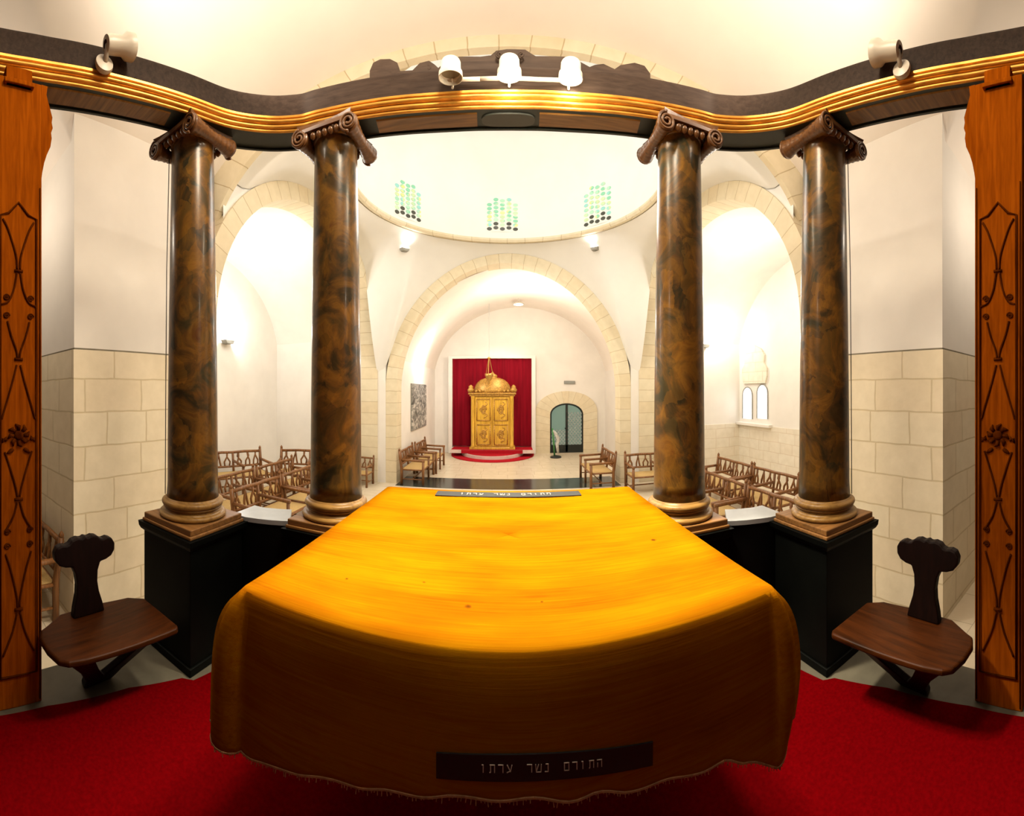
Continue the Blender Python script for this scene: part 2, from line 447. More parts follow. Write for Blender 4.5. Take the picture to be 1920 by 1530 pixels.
# ------------------------------------------------------------------ PLATFORM and carpet
plat = [(-2.27,-1.04),(2.27,-1.04),(2.27,2.12),(1.9,2.2),(1.5,2.72),(-1.5,2.72),(-1.9,2.2),(-2.27,2.12)]
mb = MB().prism(plat, lambda a,b: (a,b,FLOOR), lambda a,b: (a,b,0))
struct(mb.build('floor_platform', M['kerb'], bevel=.01))
cp = [(-2.0,-1.03),(2.0,-1.03),(2.0,.3),(1.975,.75),(1.88,1.22),(1.75,1.52),(1.69,1.56),(1.64,1.80),(1.40,2.08),(.9,2.12),(-.9,2.12),(-1.40,2.08),(-1.64,1.80),(-1.69,1.56),(-1.75,1.52),(-1.88,1.22),(-1.975,.75),(-2.0,.3)]
mb = MB().prism(cp, lambda a,b: (a,b,.0), lambda a,b: (a,b,.012))
tag(mb.build('carpet', M['redcarpet']), 'plain red carpet covering the raised platform floor around the draped table', 'carpet')

# ------------------------------------------------------------------ PEDESTALS, COLUMNS, PARAPETS
PED = .835
COLS = [(-1.98,1.82,'outer left marbled column, standing beside the left wooden stool'),
        (-1.165,2.40,'inner left marbled column, between the tablecloth and the outer left column'),
        (1.155,2.40,'inner right marbled column, between the tablecloth and the outer right column'),
        (1.985,1.82,'outer right marbled column, standing beside the right wooden stool')]
PLAB = ['black square pedestal under the outer left column, touching the left stool seat',
        'black square pedestal under the inner left column, half hidden by the tablecloth',
        'black square pedestal under the inner right column, half hidden by the tablecloth',
        'black square pedestal under the outer right column, touching the right stool seat']
def spiral(c, r0, r1, turns, plane_y, n=40, flip=1):
    pts = []
    for k in range(n+1):
        t = k/n; r = r0+(r1-r0)*t; a = flip*(pi/2 + 2*pi*turns*t)
        pts.append((c[0]+r*cos(a), plane_y, c[1]+r*sin(a)))
    return pts
def make_column(i):
    x, y, lab = COLS[i]
    t = thing('column', lab, 'column', (x, y, PED), 0, 'marbled columns on black pedestals')
    z = 0
    mb = MB().box(-.255,.255,-.255,.255,0,.022).box(-.245,.245,-.245,.245,.022,.06)
    mb.build('plinth', M['plinthwood'], t, bevel=.006)
    prof = [(.225,.06)]
    for k in range(9):  # lower torus
        a = -pi/2+pi*k/8; prof.append((.215+.020*cos(a), .078+.018*sin(a)))
    prof += [(.205,.098),(.205,.104)]
    for k in range(7):
        a = pi*k/6; prof.append((.204-.012*sin(a), .104+.020*k/6))
    prof += [(.207,.126),(.207,.132)]
    for k in range(9):
        a = -pi/2+pi*k/8; prof.append((.196+.022*cos(a), .156+.022*sin(a)))
    prof += [(.192,.182),(.186,.19)]
    MB().lathe(prof, 48).build('base', M['basewood'], t, smooth=True)
    H = 2.632
    prof = []
    for k in range(25):
        u = k/24; zz = .19+(H-.19)*u
        r = .178 - .030*u**1.6
        if u < .03: r += .006
        prof.append((r, zz))
    prof += [(.152,H+.002),(.150,H+.01)]
    MB().lathe(prof, 48).build('shaft', M['marble'], t, smooth=True)
    cap = thing_empty('capital', t)
    TOP = 3.552-PED
    # bell and abacus
    e = [(.15,H-.005),(.160,H+.012),(.170,H+.03),(.166,H+.045),(.15,H+.05)]
    MB().lathe(e, 32).build('echinus', M['capwood'], cap, smooth=True)
    ab = []
    w = .188
    for q in range(4):
        a0 = q*pi/2 - pi/4
        for k in range(8):
            s = -1+2*k/8; d = w*(1-.16*(1-s*s))
            px, py = d, s*w
            a = q*pi/2
            ab.append((px*cos(a)-py*sin(a), px*sin(a)+py*cos(a)))
    MB().prism(ab, lambda a,b: (a,b,TOP-.045), lambda a,b: (a*1.06,b*1.06,TOP-.004)).build('abacus', M['capwood'], cap)
    zc = TOP-.088
    for sx in (-1, 1):
        # bolster: waisted roll running front to back
        prof = []
        for k in range(25):
            u = k/24; r = .036+.024*abs(2*u-1)**1.5 + .003*sin(u*60)
            prof.append((r, -.19+.38*u))
        R = Matrix.Rotation(pi/2, 4, 'X')
        mb = MB().lathe(prof, 20, (sx*.182, 0, zc), R)
        for fy in (-.197, .197):
            mb.tube(spiral((sx*.182, zc), .060, .012, 2.2, fy, flip=-sx), .010, 6)
        mb.build('volute', M['capwood'], cap, smooth=True)
    mb = MB()
    for fy in (-.185, .185):   # the band linking the volutes and the egg carving below it
        mb.box(-.16,.16,fy-.010,fy+.010,zc+.028,zc+.052)
        for k in range(5):
            mb.lathe([(.004,-.028),(.020,-.012),(.022,.006),(.012,.024),(.002,.028)], 10, (-.088+.044*k, fy*.90, zc+.005))
    mb.build('egg_band', M['capwood'], cap, smooth='auto')
    return t
def thing_empty(name, parent):
    o = bpy.data.objects.new(name, None); COL.objects.link(o); o.parent = parent; o.empty_display_size = .05
    return o
for i in range(4):
    x, y, _ = COLS[i]
    t = thing('pedestal', PLAB[i], 'pedestal', (x, y, 0), 0, 'black column pedestals')
    MB().box(-.245,.245,-.245,.245,.05,PED-.05).build('body', M['black'], t, bevel=.004)
    MB().box(-.258,.258,-.258,.258,0,.05).build('foot', M['black'], t, bevel=.006)
    c = [(.245,PED-.07),(.262,PED-.055),(.272,PED-.035),(.276,PED-.001)]
    mb = MB(); n = len(c); vs = []
    for r, z in c: vs += [(-r,-r,z),(r,-r,z),(r,r,z),(-r,r,z)]
    fs = [(k*4+j, k*4+(j+1)%4, (k+1)*4+(j+1)%4, (k+1)*4+j) for k in range(n-1) for j in range(4)]
    mb.add(vs, fs+[(3,2,1,0),((n-1)*4,(n-1)*4+1,(n-1)*4+2,(n-1)*4+3)])
    mb.build('cap', M['black'], t)
    make_column(i)

def parapet(name, pts, lab):
    """curved low wall along pts (inner face) with a pale slab on top"""
    t = thing(name, lab, 'parapet', (0,0,0), 0)
    P = [Vector(p) for p in pts]; n = len(P)
    nor = []
    for i in range(n):
        d = (P[min(i+1,n-1)]-P[max(i-1,0)]).normalized(); nor.append(Vector((-d.y, d.x)))
    def sweep(o0, o1, z0, z1, nm, mat, bv):
        mb = MB(); vs = []
        for p, q in zip(P, nor):
            a = p+q*o0; b = p+q*o1
            vs += [(a.x,a.y,z0),(b.x,b.y,z0),(b.x,b.y,z1),(a.x,a.y,z1)]
        fs = [(i*4+k, i*4+(k+1)%4, (i+1)*4+(k+1)%4, (i+1)*4+k) for i in range(n-1) for k in range(4)]
        mb.add(vs, fs+[(0,1,2,3),((n-1)*4+3,(n-1)*4+2,(n-1)*4+1,(n-1)*4)])
        mb.build(nm, mat, t, smooth='auto', bevel=bv)
    sweep(0, .10, 0, .83, 'panel', M['black'], 0)
    sweep(-.012, .25, .83, .862, 'top_slab', M['marbletop'], .004)
arc = [(-1.84,2.101),(-1.72,2.103),(-1.64,2.125),(-1.55,2.155),(-1.47,2.19),(-1.428,2.214)]
parapet('parapet', arc, 'low black parapet with pale slab between the two left columns')
parapet('parapet', [(-x,y) for x,y in arc][::-1], 'low black parapet with pale slab between the two right columns')
parapet('parapet', [(-.88,2.52),(-.4,2.54),(0,2.545),(.4,2.54),(.88,2.52)], 'low black parapet directly behind the draped table')

# ------------------------------------------------------------------ ENTABLATURE
L = [(-2.12,-.9),(-2.11,-.3),(-2.105,.1),(-2.10,.505),(-2.08,.71),(-2.05,.88),(-1.96,1.245),(-1.84,1.635),(-1.735,1.925),(-1.567,2.13),(-1.38,2.245),(-1.24,2.275),(-.958,2.325),(-.496,2.394),(-.2,2.415)]
ctrl = [Vector(p) for p in L] + [Vector((0,2.42))] + [Vector((-x,y)) for x,y in L[::-1]]
def catmull(P, m=8):
    out = []
    for i in range(len(P)-1):
        p0 = P[max(i-1,0)]; p1 = P[i]; p2 = P[i+1]; p3 = P[min(i+2,len(P)-1)]
        for k in range(m):
            t = k/m
            out.append(.5*((2*p1)+(p2-p0)*t+(2*p0-5*p1+4*p2-p3)*t*t+(3*p1-p0-3*p2+p3)*t**3))
    return out+[P[-1]]
PATH = catmull(ctrl)
NOR = []
for i in range(len(PATH)):
    d = (PATH[min(i+1,len(PATH)-1)]-PATH[max(i-1,0)]).normalized(); NOR.append(Vector((d.y, -d.x)))
def sweep(sec, name, mat, parent, i0=0, i1=None, smooth='auto'):
    i1 = len(PATH)-1 if i1 is None else i1
    mb = MB(); m = len(sec); vs = []; n = i1-i0+1
    for i in range(i0, i1+1):
        for o, z in sec:
            p = PATH[i]+NOR[i]*o; vs.append((p.x,p.y,z))
    fs = [(i*m+k, i*m+(k+1)%m, (i+1)*m+(k+1)%m, (i+1)*m+k) for i in range(n-1) for k in range(m)]
    fs += [tuple(range(m)), tuple((n-1)*m+k for k in range(m-1,-1,-1))]
    mb.add(vs, fs)
    return mb.build(name, mat, parent, smooth=smooth)
ent = thing('entablature', 'undulating dark brown wooden beam with gilt moulding resting on the four columns', 'beam', (0,0,0))
def bead(o, z, r, a0, a1, n=6): return [(o+r*cos(radians(a0+(a1-a0)*k/n)), z+r*sin(radians(a0+(a1-a0)*k/n))) for k in range(n+1)]
sec = [(-.02,3.55)] + bead(0.0,3.558,.010,-90,70) + bead(.012,3.580,.013,-70,80) + bead(.028,3.607,.012,-80,80) + [(.043,3.622),(.045,3.634),(-.02,3.634)]
sweep(sec, 'gilt_moulding', M['gold'], ent)
sec = [(.020,3.634),(.026,3.65),(.028,3.755),(.036,3.768),(.036,3.780),(-.17,3.780),(-.17,3.634)]
sweep(sec, 'fascia', M['fascia'], ent)
sweep([(-.004,3.548),(-.004,3.634),(-.185,3.634),(-.185,3.535),(-.168,3.535),(-.168,3.548)], 'soffit', M['soffit'], ent)
def near(x, y): return min(range(len(PATH)), key=lambda i: (PATH[i]-Vector((x,y))).length)
psec = [(-.028,3.5475),(-.035,3.541),(-.150,3.541),(-.157,3.5475)]
sides = [(near(-2.075,.78), near(-1.87,1.55)), (near(-.86,2.345), near(-.20,2.415)), (near(.20,2.415), near(.86,2.345)), (near(1.87,1.55), near(2.075,.78))]
for a, b in sides: sweep(psec, 'soffit_panel', M['panel'], ent, a, b)
ov = [(.175*(abs(cos(t))**.6)*math.copysign(1,cos(t)), 2.512+.060*(abs(sin(t))**.7)*math.copysign(1,sin(t))) for t in [2*pi*k/32 for k in range(32)]]
MB().prism(ov, lambda a,b: (a,b,3.538), lambda a,b: (a,b,3.548)).build('soffit_tablet', simple('tablet_grey', (.055,.058,.050), .5), ent)
# carved crest along the middle
CR = [(700,148),(706,132),(718,124),(735,121),(748,126),(753,141),(775,137),(788,122),(805,116),(815,122),(822,128),(838,112),(860,104),(900,102),(920,99),(930,90),(950,87),(985,88),(995,95),(1005,101),(1060,105),(1080,112),(1105,128),(1115,125),(1130,125),(1150,137),(1160,131),(1185,130),(1202,138),(1212,154)]
top = []
for px, py in CR:
    r = 2.43/cos(ang(px)); p = at_r(px, py, r); yy = 2.43-.10*(p.x/.95)**2
    top.append((p.x, yy+.02, max(3.775, p.z)))
mb = MB(); vs = []
for x, y, z in top: vs += [(x,y,3.77),(x,y,z),(x,y+.035,z),(x,y+.035,3.77)]
n = len(top)
fs = [(i*4+k, i*4+(k+1)%4, (i+1)*4+(k+1)%4, (i+1)*4+k) for i in range(n-1) for k in range(4)]
mb.add(vs, fs+[(0,1,2,3),((n-1)*4+3,(n-1)*4+2,(n-1)*4+1,(n-1)*4)])
crest = mb.build('crest', M['fascia'], ent)
def cpt(px, py): r = 2.42/cos(ang(px)); return at_r(px, py, r)
for (px, py, rr, fl) in ((728,136,.03,1),(1187,142,.03,-1),(803,126,.02,1),(1122,134,.02,-1),(936,102,.022,1),(977,102,.022,-1)):
    c = cpt(px, py); MB().tube(spiral((c.x, c.z), rr, .005, 1.6, c.y+.005, 24, fl), .006, 6).build('crest_scroll', M['fascia'], crest, smooth=True)

# ------------------------------------------------------------------ PILASTERS
def make_pilaster(s, lab):
    t = thing('pilaster', lab, 'pilaster', (s*2.03, .598, 0))
    # local: +x is outward of the bimah (s), the carved face looks inward
    w = .138
    def fx(d): return -s*d
    MB().box(min(0,s*.13), max(0,s*.13), -w, w, 0, 3.49).build('board', M['pilwood'], t, bevel=.006)
    br = [(w-.002,2.96),(w+.002,2.99),(w+.014,3.05),(w+.03,3.10),(w+.052,3.15),(w+.060,3.20),(w+.056,3.23),(w+.066,3.26),(w+.060,3.29),(w+.064,3.32),(w+.052,3.36),(w+.036,3.41),(w+.028,3.44),(w+.034,3.49),(w-.002,3.49)]
    MB().prism(br, lambda a,b: (fx(.0),a,b), lambda a,b: (s*.10,a,b)).build('bracket', M['pilwood'], t)
    mb = MB().box(min(fx(.02),s*.12), max(fx(.02),s*.12), -.075, .075, 3.44, 3.535)
    mb.box(min(fx(.028),s*.12), max(fx(.028),s*.12), -.085, .085, 3.44, 3.465)
    mb.build('top_block', M['pilwood'], t, bevel=.004)
    u = .105; d = fx(.003)
    def P(a, z): return (d, a*u, z)
    mb = MB()
    fr = [P(-1,.18),P(-1,2.72),P(-.55,2.735),P(0,2.80),P(.55,2.735),P(1,2.72),P(1,.18),P(-1,.18)]
    mb.tube(fr, .007, 6)
    for k in (-1.2, 1.2): mb.tube([P(k,.02),P(k,2.9)], .004, 6)
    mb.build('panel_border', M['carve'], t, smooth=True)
    def curve(pts, r=.006):
        P2 = catmull([Vector((a, z, 0)) for a, z in pts], 6)
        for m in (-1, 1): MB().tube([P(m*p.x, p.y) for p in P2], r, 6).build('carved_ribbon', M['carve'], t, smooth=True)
    curve([(.85,2.70),(.55,2.64),(.15,2.51),(.08,2.43)])
    curve([(.10,2.41),(.25,2.32),(.55,2.25),(.95,2.23)])
    curve([(.60,2.14),(.40,2.06),(.12,1.98),(.06,1.94)])
    curve([(.10,1.90),(.35,1.80),(.75,1.66),(.92,1.60)])
    curve([(.75,1.42),(.55,1.36),(.20,1.24),(.06,1.17)])
    curve([(.08,1.14),(.30,1.06),(.75,.98)])
    curve([(.70,.86),(.4,.76),(.10,.62),(.06,.56)])
    curve([(.08,.53),(.35,.42),(.85,.30)])
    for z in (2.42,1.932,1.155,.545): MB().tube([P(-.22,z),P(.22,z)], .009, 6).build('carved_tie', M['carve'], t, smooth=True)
    mb = MB()
    for (a, z) in ((.66,2.27),(.66,2.17),(.62,.98),(.62,.90)):
        for m in (-1,1):
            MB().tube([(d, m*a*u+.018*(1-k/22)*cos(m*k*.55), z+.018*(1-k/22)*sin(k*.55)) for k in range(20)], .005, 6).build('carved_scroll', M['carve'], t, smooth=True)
    mb = MB()
    for z0 in (1.51,):
        mb.lathe([(.001,-.004),(.028,-.002),(.026,.008),(.012,.012),(.001,.012)], 20, (d,0,z0), Matrix.Rotation(-s*pi/2,4,'Y'))
        for k in range(8):
            a = 2*pi*k/8
            mb.tube([(d, .03*cos(a), z0+.03*sin(a)), (d+fx(.006), .05*cos(a), z0+.05*sin(a)), (d, .066*cos(a+.3), z0+.066*sin(a+.3))], [.010,.013,.004], 6)
        for m in (-1,1):
            mb.tube([(d, m*(.07+.008*k), z0-.03+.02*sin(k*1.2)) for k in range(4)], [.008,.012,.010,.004], 6)
            mb.tube([(d, m*(.03+.012*k), z0-.075-.008*k) for k in range(4)], [.008,.012,.010,.004], 6)
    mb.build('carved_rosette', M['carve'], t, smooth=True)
make_pilaster(-1, 'tall carved orange brown wooden pilaster, left of the left stool')
make_pilaster(1, 'tall carved orange brown wooden pilaster, right of the right stool')

# ------------------------------------------------------------------ STOOLS
def make_stool(s, lab):
    t = thing('stool', lab, 'stool', (s*(1.93+(.06 if s < 0 else 0)), 1.09, .0))
    def X(a): return s*a-s*1.93   # world |x| -> local
    seat = [(1.60,1.41),(1.575,1.39),(1.635,.86),(1.655,.765),(1.69,.72),(1.78,.695),(1.88,.69),(1.945,.715),(1.97,.76),(2.05,.88),(2.06,1.12),(2.02,1.34),(1.95,1.425),(1.8,1.42)]
    MB().prism(seat, lambda a,b: (X(a),b-1.09,.385), lambda a,b: (X(a),b-1.09,.42)).build('seat', M['stoolwood'], t, bevel=.012, seg=3)
    # back splat: lobed board rising from the outer edge of the seat
    half = [(.105,0),(.095,.05),(.075,.12),(.068,.18),(.075,.24),(.095,.285),(.135,.29),(.175,.305),(.20,.335),(.205,.375),(.185,.41),(.155,.42),(.125,.415),(.105,.42),(.085,.44),(.05,.448),(.02,.44),(0,.452)]
    pts = half + [(-a,b) for a,b in half[::-1][1:]]
    lean = .06
    def back(o): return lambda a,b: (s*(.03+o+lean*b/.45), a-.055, .42+b)
    sp = MB().prism(pts, back(0), back(.055)).build('back_splat', M['stooldark'], t, bevel=.01)
    # V shaped leg board under the seat, leaning in towards the foot
    legs = MB()
    def leg(pl, nm):
        MB().prism(pl, lambda a,b: (s*(.02-.29*b/.385), a, b), lambda a,b: (s*(.075-.29*b/.385), a, b)).build(nm, M['stooldark'], t, bevel=.008)
    leg([(-.09,0),(.09,0),(.11,.05),(.12,.10),(.20,.24),(.31,.385),(.18,.385),(.085,.22),(0,.09),(-.085,.22),(-.18,.385),(-.31,.385),(-.20,.24),(-.12,.10),(-.11,.05)], 'leg')
    return t
make_stool(-1, 'dark wooden stool with lobed back splat, beside the left pilaster')
make_stool(1, 'dark wooden stool with lobed back splat, beside the right pilaster')

# ------------------------------------------------------------------ TABLE AND CLOTH
TW, TY0, TY1, TZ = .765, .918, 2.36, 1.126
t = thing('table', 'wide table standing wholly under the orange tablecloth', 'table', (0, 1.64, 0))
MB().box(-TW+.01, TW-.01, TY0+.01-1.64, TY1-.01-1.64, 1.09, 1.122).build('table_top', M['stooldark'], t)
for sx in (-1,1):
    for yy in (1.85, 2.26):
        MB().box(sx*.5-.035, sx*.5+.035, yy-1.675, yy-1.605, .012, 1.09).build('leg', M['stooldark'], t)
# cloth: path round the table edge
def edge_path():
    pts = []; r = .02
    cs = [(-TW+r,TY1-r,90,180),(-TW+r,TY0+r,180,270),(TW-r,TY0+r,270,360),(TW-r,TY1-r,0,90)]
    for (cx,cy,a0,a1) in cs:
        for k in range(13):
            a = radians(a0+(a1-a0)*k/12); pts.append((cx+r*cos(a), cy+r*sin(a), cos(a), sin(a)))
    pts.append(pts[0])
    out = []
    for i in range(len(pts)-1):
        a, b = pts[i], pts[i+1]; d = sqrt((a[0]-b[0])**2+(a[1]-b[1])**2); m = max(1, int(d/.02))
        for k in range(m):
            t = k/m; nx = a[2]+(b[2]-a[2])*t; ny = a[3]+(b[3]-a[3])*t; l = sqrt(nx*nx+ny*ny)
            out.append((a[0]+(b[0]-a[0])*t, a[1]+(b[1]-a[1])*t, nx/l, ny/l))
    return out
EP = edge_path()
HEM = []
for px, py in ((405,1392),(450,1408),(500,1436),(600,1460),(730,1487),(850,1496),(950,1499),(1100,1493),(1180,1484),(1290,1455),(1350,1434),(1400,1430),(1470,1440)):
    p = at_Y(px, py, TY0-.028-.010*sin(tan(ang(px))*.9*9+1.3)); HEM.append((p.x, TZ-p.z))
def hem(x):
    if x <= HEM[0][0]: return HEM[0][1]
    for (a, la), (b, lb) in zip(HEM, HEM[1:]):
        if x <= b:
            t = (x-a)/(b-a); t = t*t*(3-2*t); return la+(lb-la)*t
    return HEM[-1][1]
def drop_len(x, y, nx, ny):
    f = max(0, -ny); f = f*f
    side = .50 + .05*sin(y*5) if x < 0 else .46+.05*sin(y*4+1)
    if y > 2.2: side = .30
    return hem(x)*f + side*(1-f) + .006*sin(x*37+y*23)
def flare(x, y, nx, ny, t):
    corner = min(1, abs(nx*ny)*2)
    rise = 1-math.exp(-6*t)
    base = .004 + .022*rise
    if y < TY0+.02:                      # front face: slow waves
        base += .010*t*sin(x*9+1.3)
    elif y < 2.0: base += .014*t*sin(y*13)*min(1, (y-TY0)*3)
    if ny < .2:
        ca = .075*rise if x < 0 else .052*rise*(1-.75*max(0, (t-.55)/.45)**1.5)
        base += ca*corner
        # the side hangs out a little just behind the front corner
        if abs(nx) > .9: base += .035*rise*math.exp(-((y-TY0-.04)/.16)**2)
    lim = .5 if y > 1.9 else 1
    return base*lim
NV = 22
mb = MB(); n = len(EP); vs = []
for j in range(NV+1):
    t = j/NV
    for (x, y, nx, ny) in EP:
        Ld = drop_len(x, y, nx, ny)
        o = flare(x, y, nx, ny, t)
        # soft rounded shoulder
        z = TZ - Ld*t
        vs.append((x+nx*o, y+ny*o, z+ (.0 if j else .006)))
fs = [(j*n+i, j*n+(i+1)%n, (j+1)*n+(i+1)%n, (j+1)*n+i) for j in range(NV) for i in range(n)]
mb.add(vs, fs)
c0 = len(mb.v)
# top: inset rings to a middle point line
rings = 10; base = 0
prev = list(range(n))
for k in range(1, rings+1):
    q = 1-k/rings if k < rings else .002
    cy = (TY0+TY1)/2
    cur = []
    for (x, y, nx, ny) in EP:
        cur.append(len(mb.v)); mb.v.append((x*q, cy+(y-cy)*q, TZ+.006+.0015*sin(x*q*9+y*4)))
    for i in range(n):
        mb.f.append((prev[i], cur[i], cur[(i+1)%n], prev[(i+1)%n])); mb.uv.append(None)
    prev = cur
clothob = mb.build('tablecloth', M['cloth'], None, smooth=True)
so = clothob.modifiers.new('so','SOLIDIFY'); so.thickness = .004; so.offset = 1
tag(clothob, 'large orange cloth draped over the table, front edge hanging low', 'tablecloth')
mb = MB()
for i in range(n):
    x, y, nx, ny = EP[i]; x2, y2, nx2, ny2 = EP[(i+1)%n]
    if y > 2.0 and ny > .3: continue
    def hp(x, y, nx, ny, dz): 
        o = flare(x,y,nx,ny,1); return (x+nx*(o+.003), y+ny*(o+.003), TZ-drop_len(x,y,nx,ny)+dz)
    a, b = hp(x,y,nx,ny,.004), hp(x2,y2,nx2,ny2,.004)
    mb.tube([a, b], .0038, 5, cap=False)
    for k in range(2):
        f = (k+random.random()*.6)/2; p = Vector(a).lerp(Vector(b), f)
        l = .006+.010*random.random()
        mb.tube([p, p+Vector((random.uniform(-.003,.003), random.uniform(-.003,.003), -l))], .0013, 4)
mb.build('fringe', M['fringe'], clothob)

# label strips with lettering (stroke glyphs, unit box: width w, height 1)
GL = {  # polylines in a 0..1 square
 'he': [[(0,1),(.85,1),(.85,0)], [(.12,.6),(.12,0)]],
 'tav': [[(.05,1),(.85,1),(.85,0)], [(.2,1),(.2,.05),(.02,0)]],
 'vav': [[(.15,1),(.4,1),(.4,0)]],
 'resh': [[(0,1),(.8,1),(.8,0)]],
 'mem': [[(0,1),(.85,1),(.85,0),(.1,0),(.1,1)]],
 'nun': [[(.25,1),(.65,1),(.65,0),(.1,0)]],
 'shin': [[(0,1),(.12,0),(.9,0),(.95,1)], [(.12,.05),(.5,1)]],
 'ayin': [[(.05,1),(.55,.2),(.0,0)], [(.85,1),(.6,.1)]],
}
TXT = [['he','tav','vav','resh','mem'], ['nun','shin','resh'], ['ayin','resh','tav','vav']]  # read right to left
def strip(name, width, height, fn, glyph_h):
    """fn(a,b,d): a along the strip (viewer's left to right), b up, d out of the face"""
    mb = MB(); m = 24
    for i in range(m):
        a0 = -width/2+width*i/m; a1 = -width/2+width*(i+1)/m
        c = [fn(a,b,d) for d in (-.002,.004) for (a,b) in ((a0,-height/2),(a1,-height/2),(a1,height/2),(a0,height/2))]
        mb.add(c, [(0,1,2,3),(7,6,5,4),(0,4,5,1),(1,5,6,2),(2,6,7,3),(3,7,4,0)])
    o = mb.build(name, M['label'], clothob)
    gw = glyph_h*.82; adv = glyph_h*1.18
    tot = sum(len(w)*adv for w in TXT) + 2*adv*1.3
    a = tot/2
    for w in TXT:
        mb = MB()
        for g in w:
            a -= adv
            for pl in GL[g]:
                pts = []
                for (p, q), (p2, q2) in zip(pl, pl[1:]):
                    for k in range(3): pts.append((p+(p2-p)*k/3, q+(q2-q)*k/3))
                pts.append(pl[-1])
                mb.tube([fn(a+p*gw-.01, (q-.5)*glyph_h, .005) for p, q in pts], glyph_h*.07, 5)
        a -= adv*1.3
        mb.build('lettering', M['letters'], o)
    return o
def skirt_pt(x, dz):
    # point on the front skirt at world x, dz below the top
    Ld = hem(x); t = min(1, dz/Ld); o = flare(x, TY0, 0, -1, t)
    return Vector((x, TY0-o-.004, TZ-dz))
def dz_for(x, py):
    dz = .3
    for _ in range(8):
        p = skirt_pt(x, dz); r = sqrt(p.x*p.x+p.y*p.y)
        dz = TZ-(CAMZ-(py-Y0)/F*r)
    return dz
def front_label(a, b, d):
    x = .093 + a
    u = (a+.2625)/.525
    py = 1433 + 4*u*(1-u)*8 - 22*u*u
    p = skirt_pt(x, dz_for(x, py) - b)
    return p + Vector((0,-d,0))
strip('label_strip', .525, .060, front_label, .017)
def rear_label(a, b, d):
    return Vector((a*1, TY1-.10+b, TZ+.012+d))
strip('label_strip', .86, .10, rear_label, .032)

for (cx, cy, sg, lab) in ((-1.98,1.82,-1,'thin dark cable running down the left side of the outer left column'),(1.985,1.82,1,'thin dark cable running down the right side of the outer right column')):
    d = Vector((cy*sg, -cx*sg)).normalized()
    mb = MB().tube([(cx+d.x*q, cy+d.y*q, z) for q, z in ((.166,3.40),(.184,2.6),(.190,1.8),(.194,1.03))], .003, 6)
    tag(mb.build('cable', M['blackmetal'], smooth=True), lab, 'cable')
# ------------------------------------------------------------------ LAMPS ON THE BEAM
def aim_matrix(d):
    return Vector(d).to_track_quat('Z', 'Y').to_matrix().to_4x4()
bar = MB()
pts = [at_r(px, py, 2.355/cos(ang(px))*1.0) for px, py in ((838,151),(900,148),(955,147),(1010,149),(1085,153))]
for a, b in zip(pts, pts[1:]):
    bar.tube([a+Vector((0,-.0,0)), b], .012, 8)
tag(bar.build('lamp_rail', M['white'], smooth=True), 'thin white rail carrying the three spotlights above the gilt moulding', 'rail')
CAN = [(855-10,132,False,'unlit white spotlight, left end of the rail above the beam'),(955,128,True,'glowing spotlight in the middle of the rail above the beam'),(1070,134,True,'glowing spotlight at the right end of the rail above the beam')]
LAMPS = []
for px, py, on, lab in CAN:
    r = 2.285/cos(ang(px)); p = at_r(px, py, r)
    t = thing('spotlight', lab, 'spotlight', p, 0, 'spotlights on the beam rail')
    D = Vector((0,.20,-1)).normalized() if on else Vector((-.04,.16,-1)).normalized()
    R = aim_matrix(D)
    prof = [(.020,-.055),(.054,-.050),(.060,-.04),(.062,.000),(.072,.012),(.074,.042),(.070,.042),(.066,.015),(.05,.008)]
    MB().lathe(prof, 28, (0,0,0), R, cap=False).build('housing', M['white'], t, smooth='auto')
    MB().lathe([(.001,.008),(.066,.012)], 28, (0,0,0), R, cap=False).build('lens', M['lampon' if on else 'whiteoff'], t, smooth=True)
    MB().tube([Vector((0,.058,.0)), Vector((0,.085,-.02)), Vector((0,.078,-.045))], .008, 8).build('bracket', M['white'], t)
    if on: LAMPS.append((p + D*.07, D))
for s, lab in ((-1,'white tilted spotlight fixed on the beam above the left stool'),(1,'white tilted spotlight fixed on the beam above the right stool')):
    px, py = (196,118) if s < 0 else (1690,128)
    base = at_r(px, py, 2.205 if s < 0 else 2.22)
    t = thing('spotlight', lab, 'spotlight', base, 0)
    inward = Vector((-s,-.15,0)).normalized()
    R0 = aim_matrix((inward+Vector((0,0,.15))).normalized())
    MB().lathe([(.045,-.03),(.055,-.012),(.052,.004),(.02,.014)], 24, (0,0,0), R0).build('mount', M['white'], t, smooth='auto')
    j = inward*.05+Vector((0,0,.065))
    MB().tube([inward*.01, inward*.04+Vector((0,0,.03)), j], .014, 8).build('arm', M['white'], t, smooth=True)
    D = Vector((-s*.10,.85,.22)).normalized()
    R1 = aim_matrix(D)
    hd = j+D*.035
    MB().lathe([(.022,-.05),(.043,-.045),(.048,-.02),(.048,.06),(.066,.085),(.068,.125),(.063,.125),(.055,.09)], 28, hd, R1, cap=False).build('housing', M['white'], t, smooth='auto')
    MB().lathe([(.001,.084),(.056,.086)], 28, hd, R1, cap=False).build('lens', M['white'], t, smooth=True)

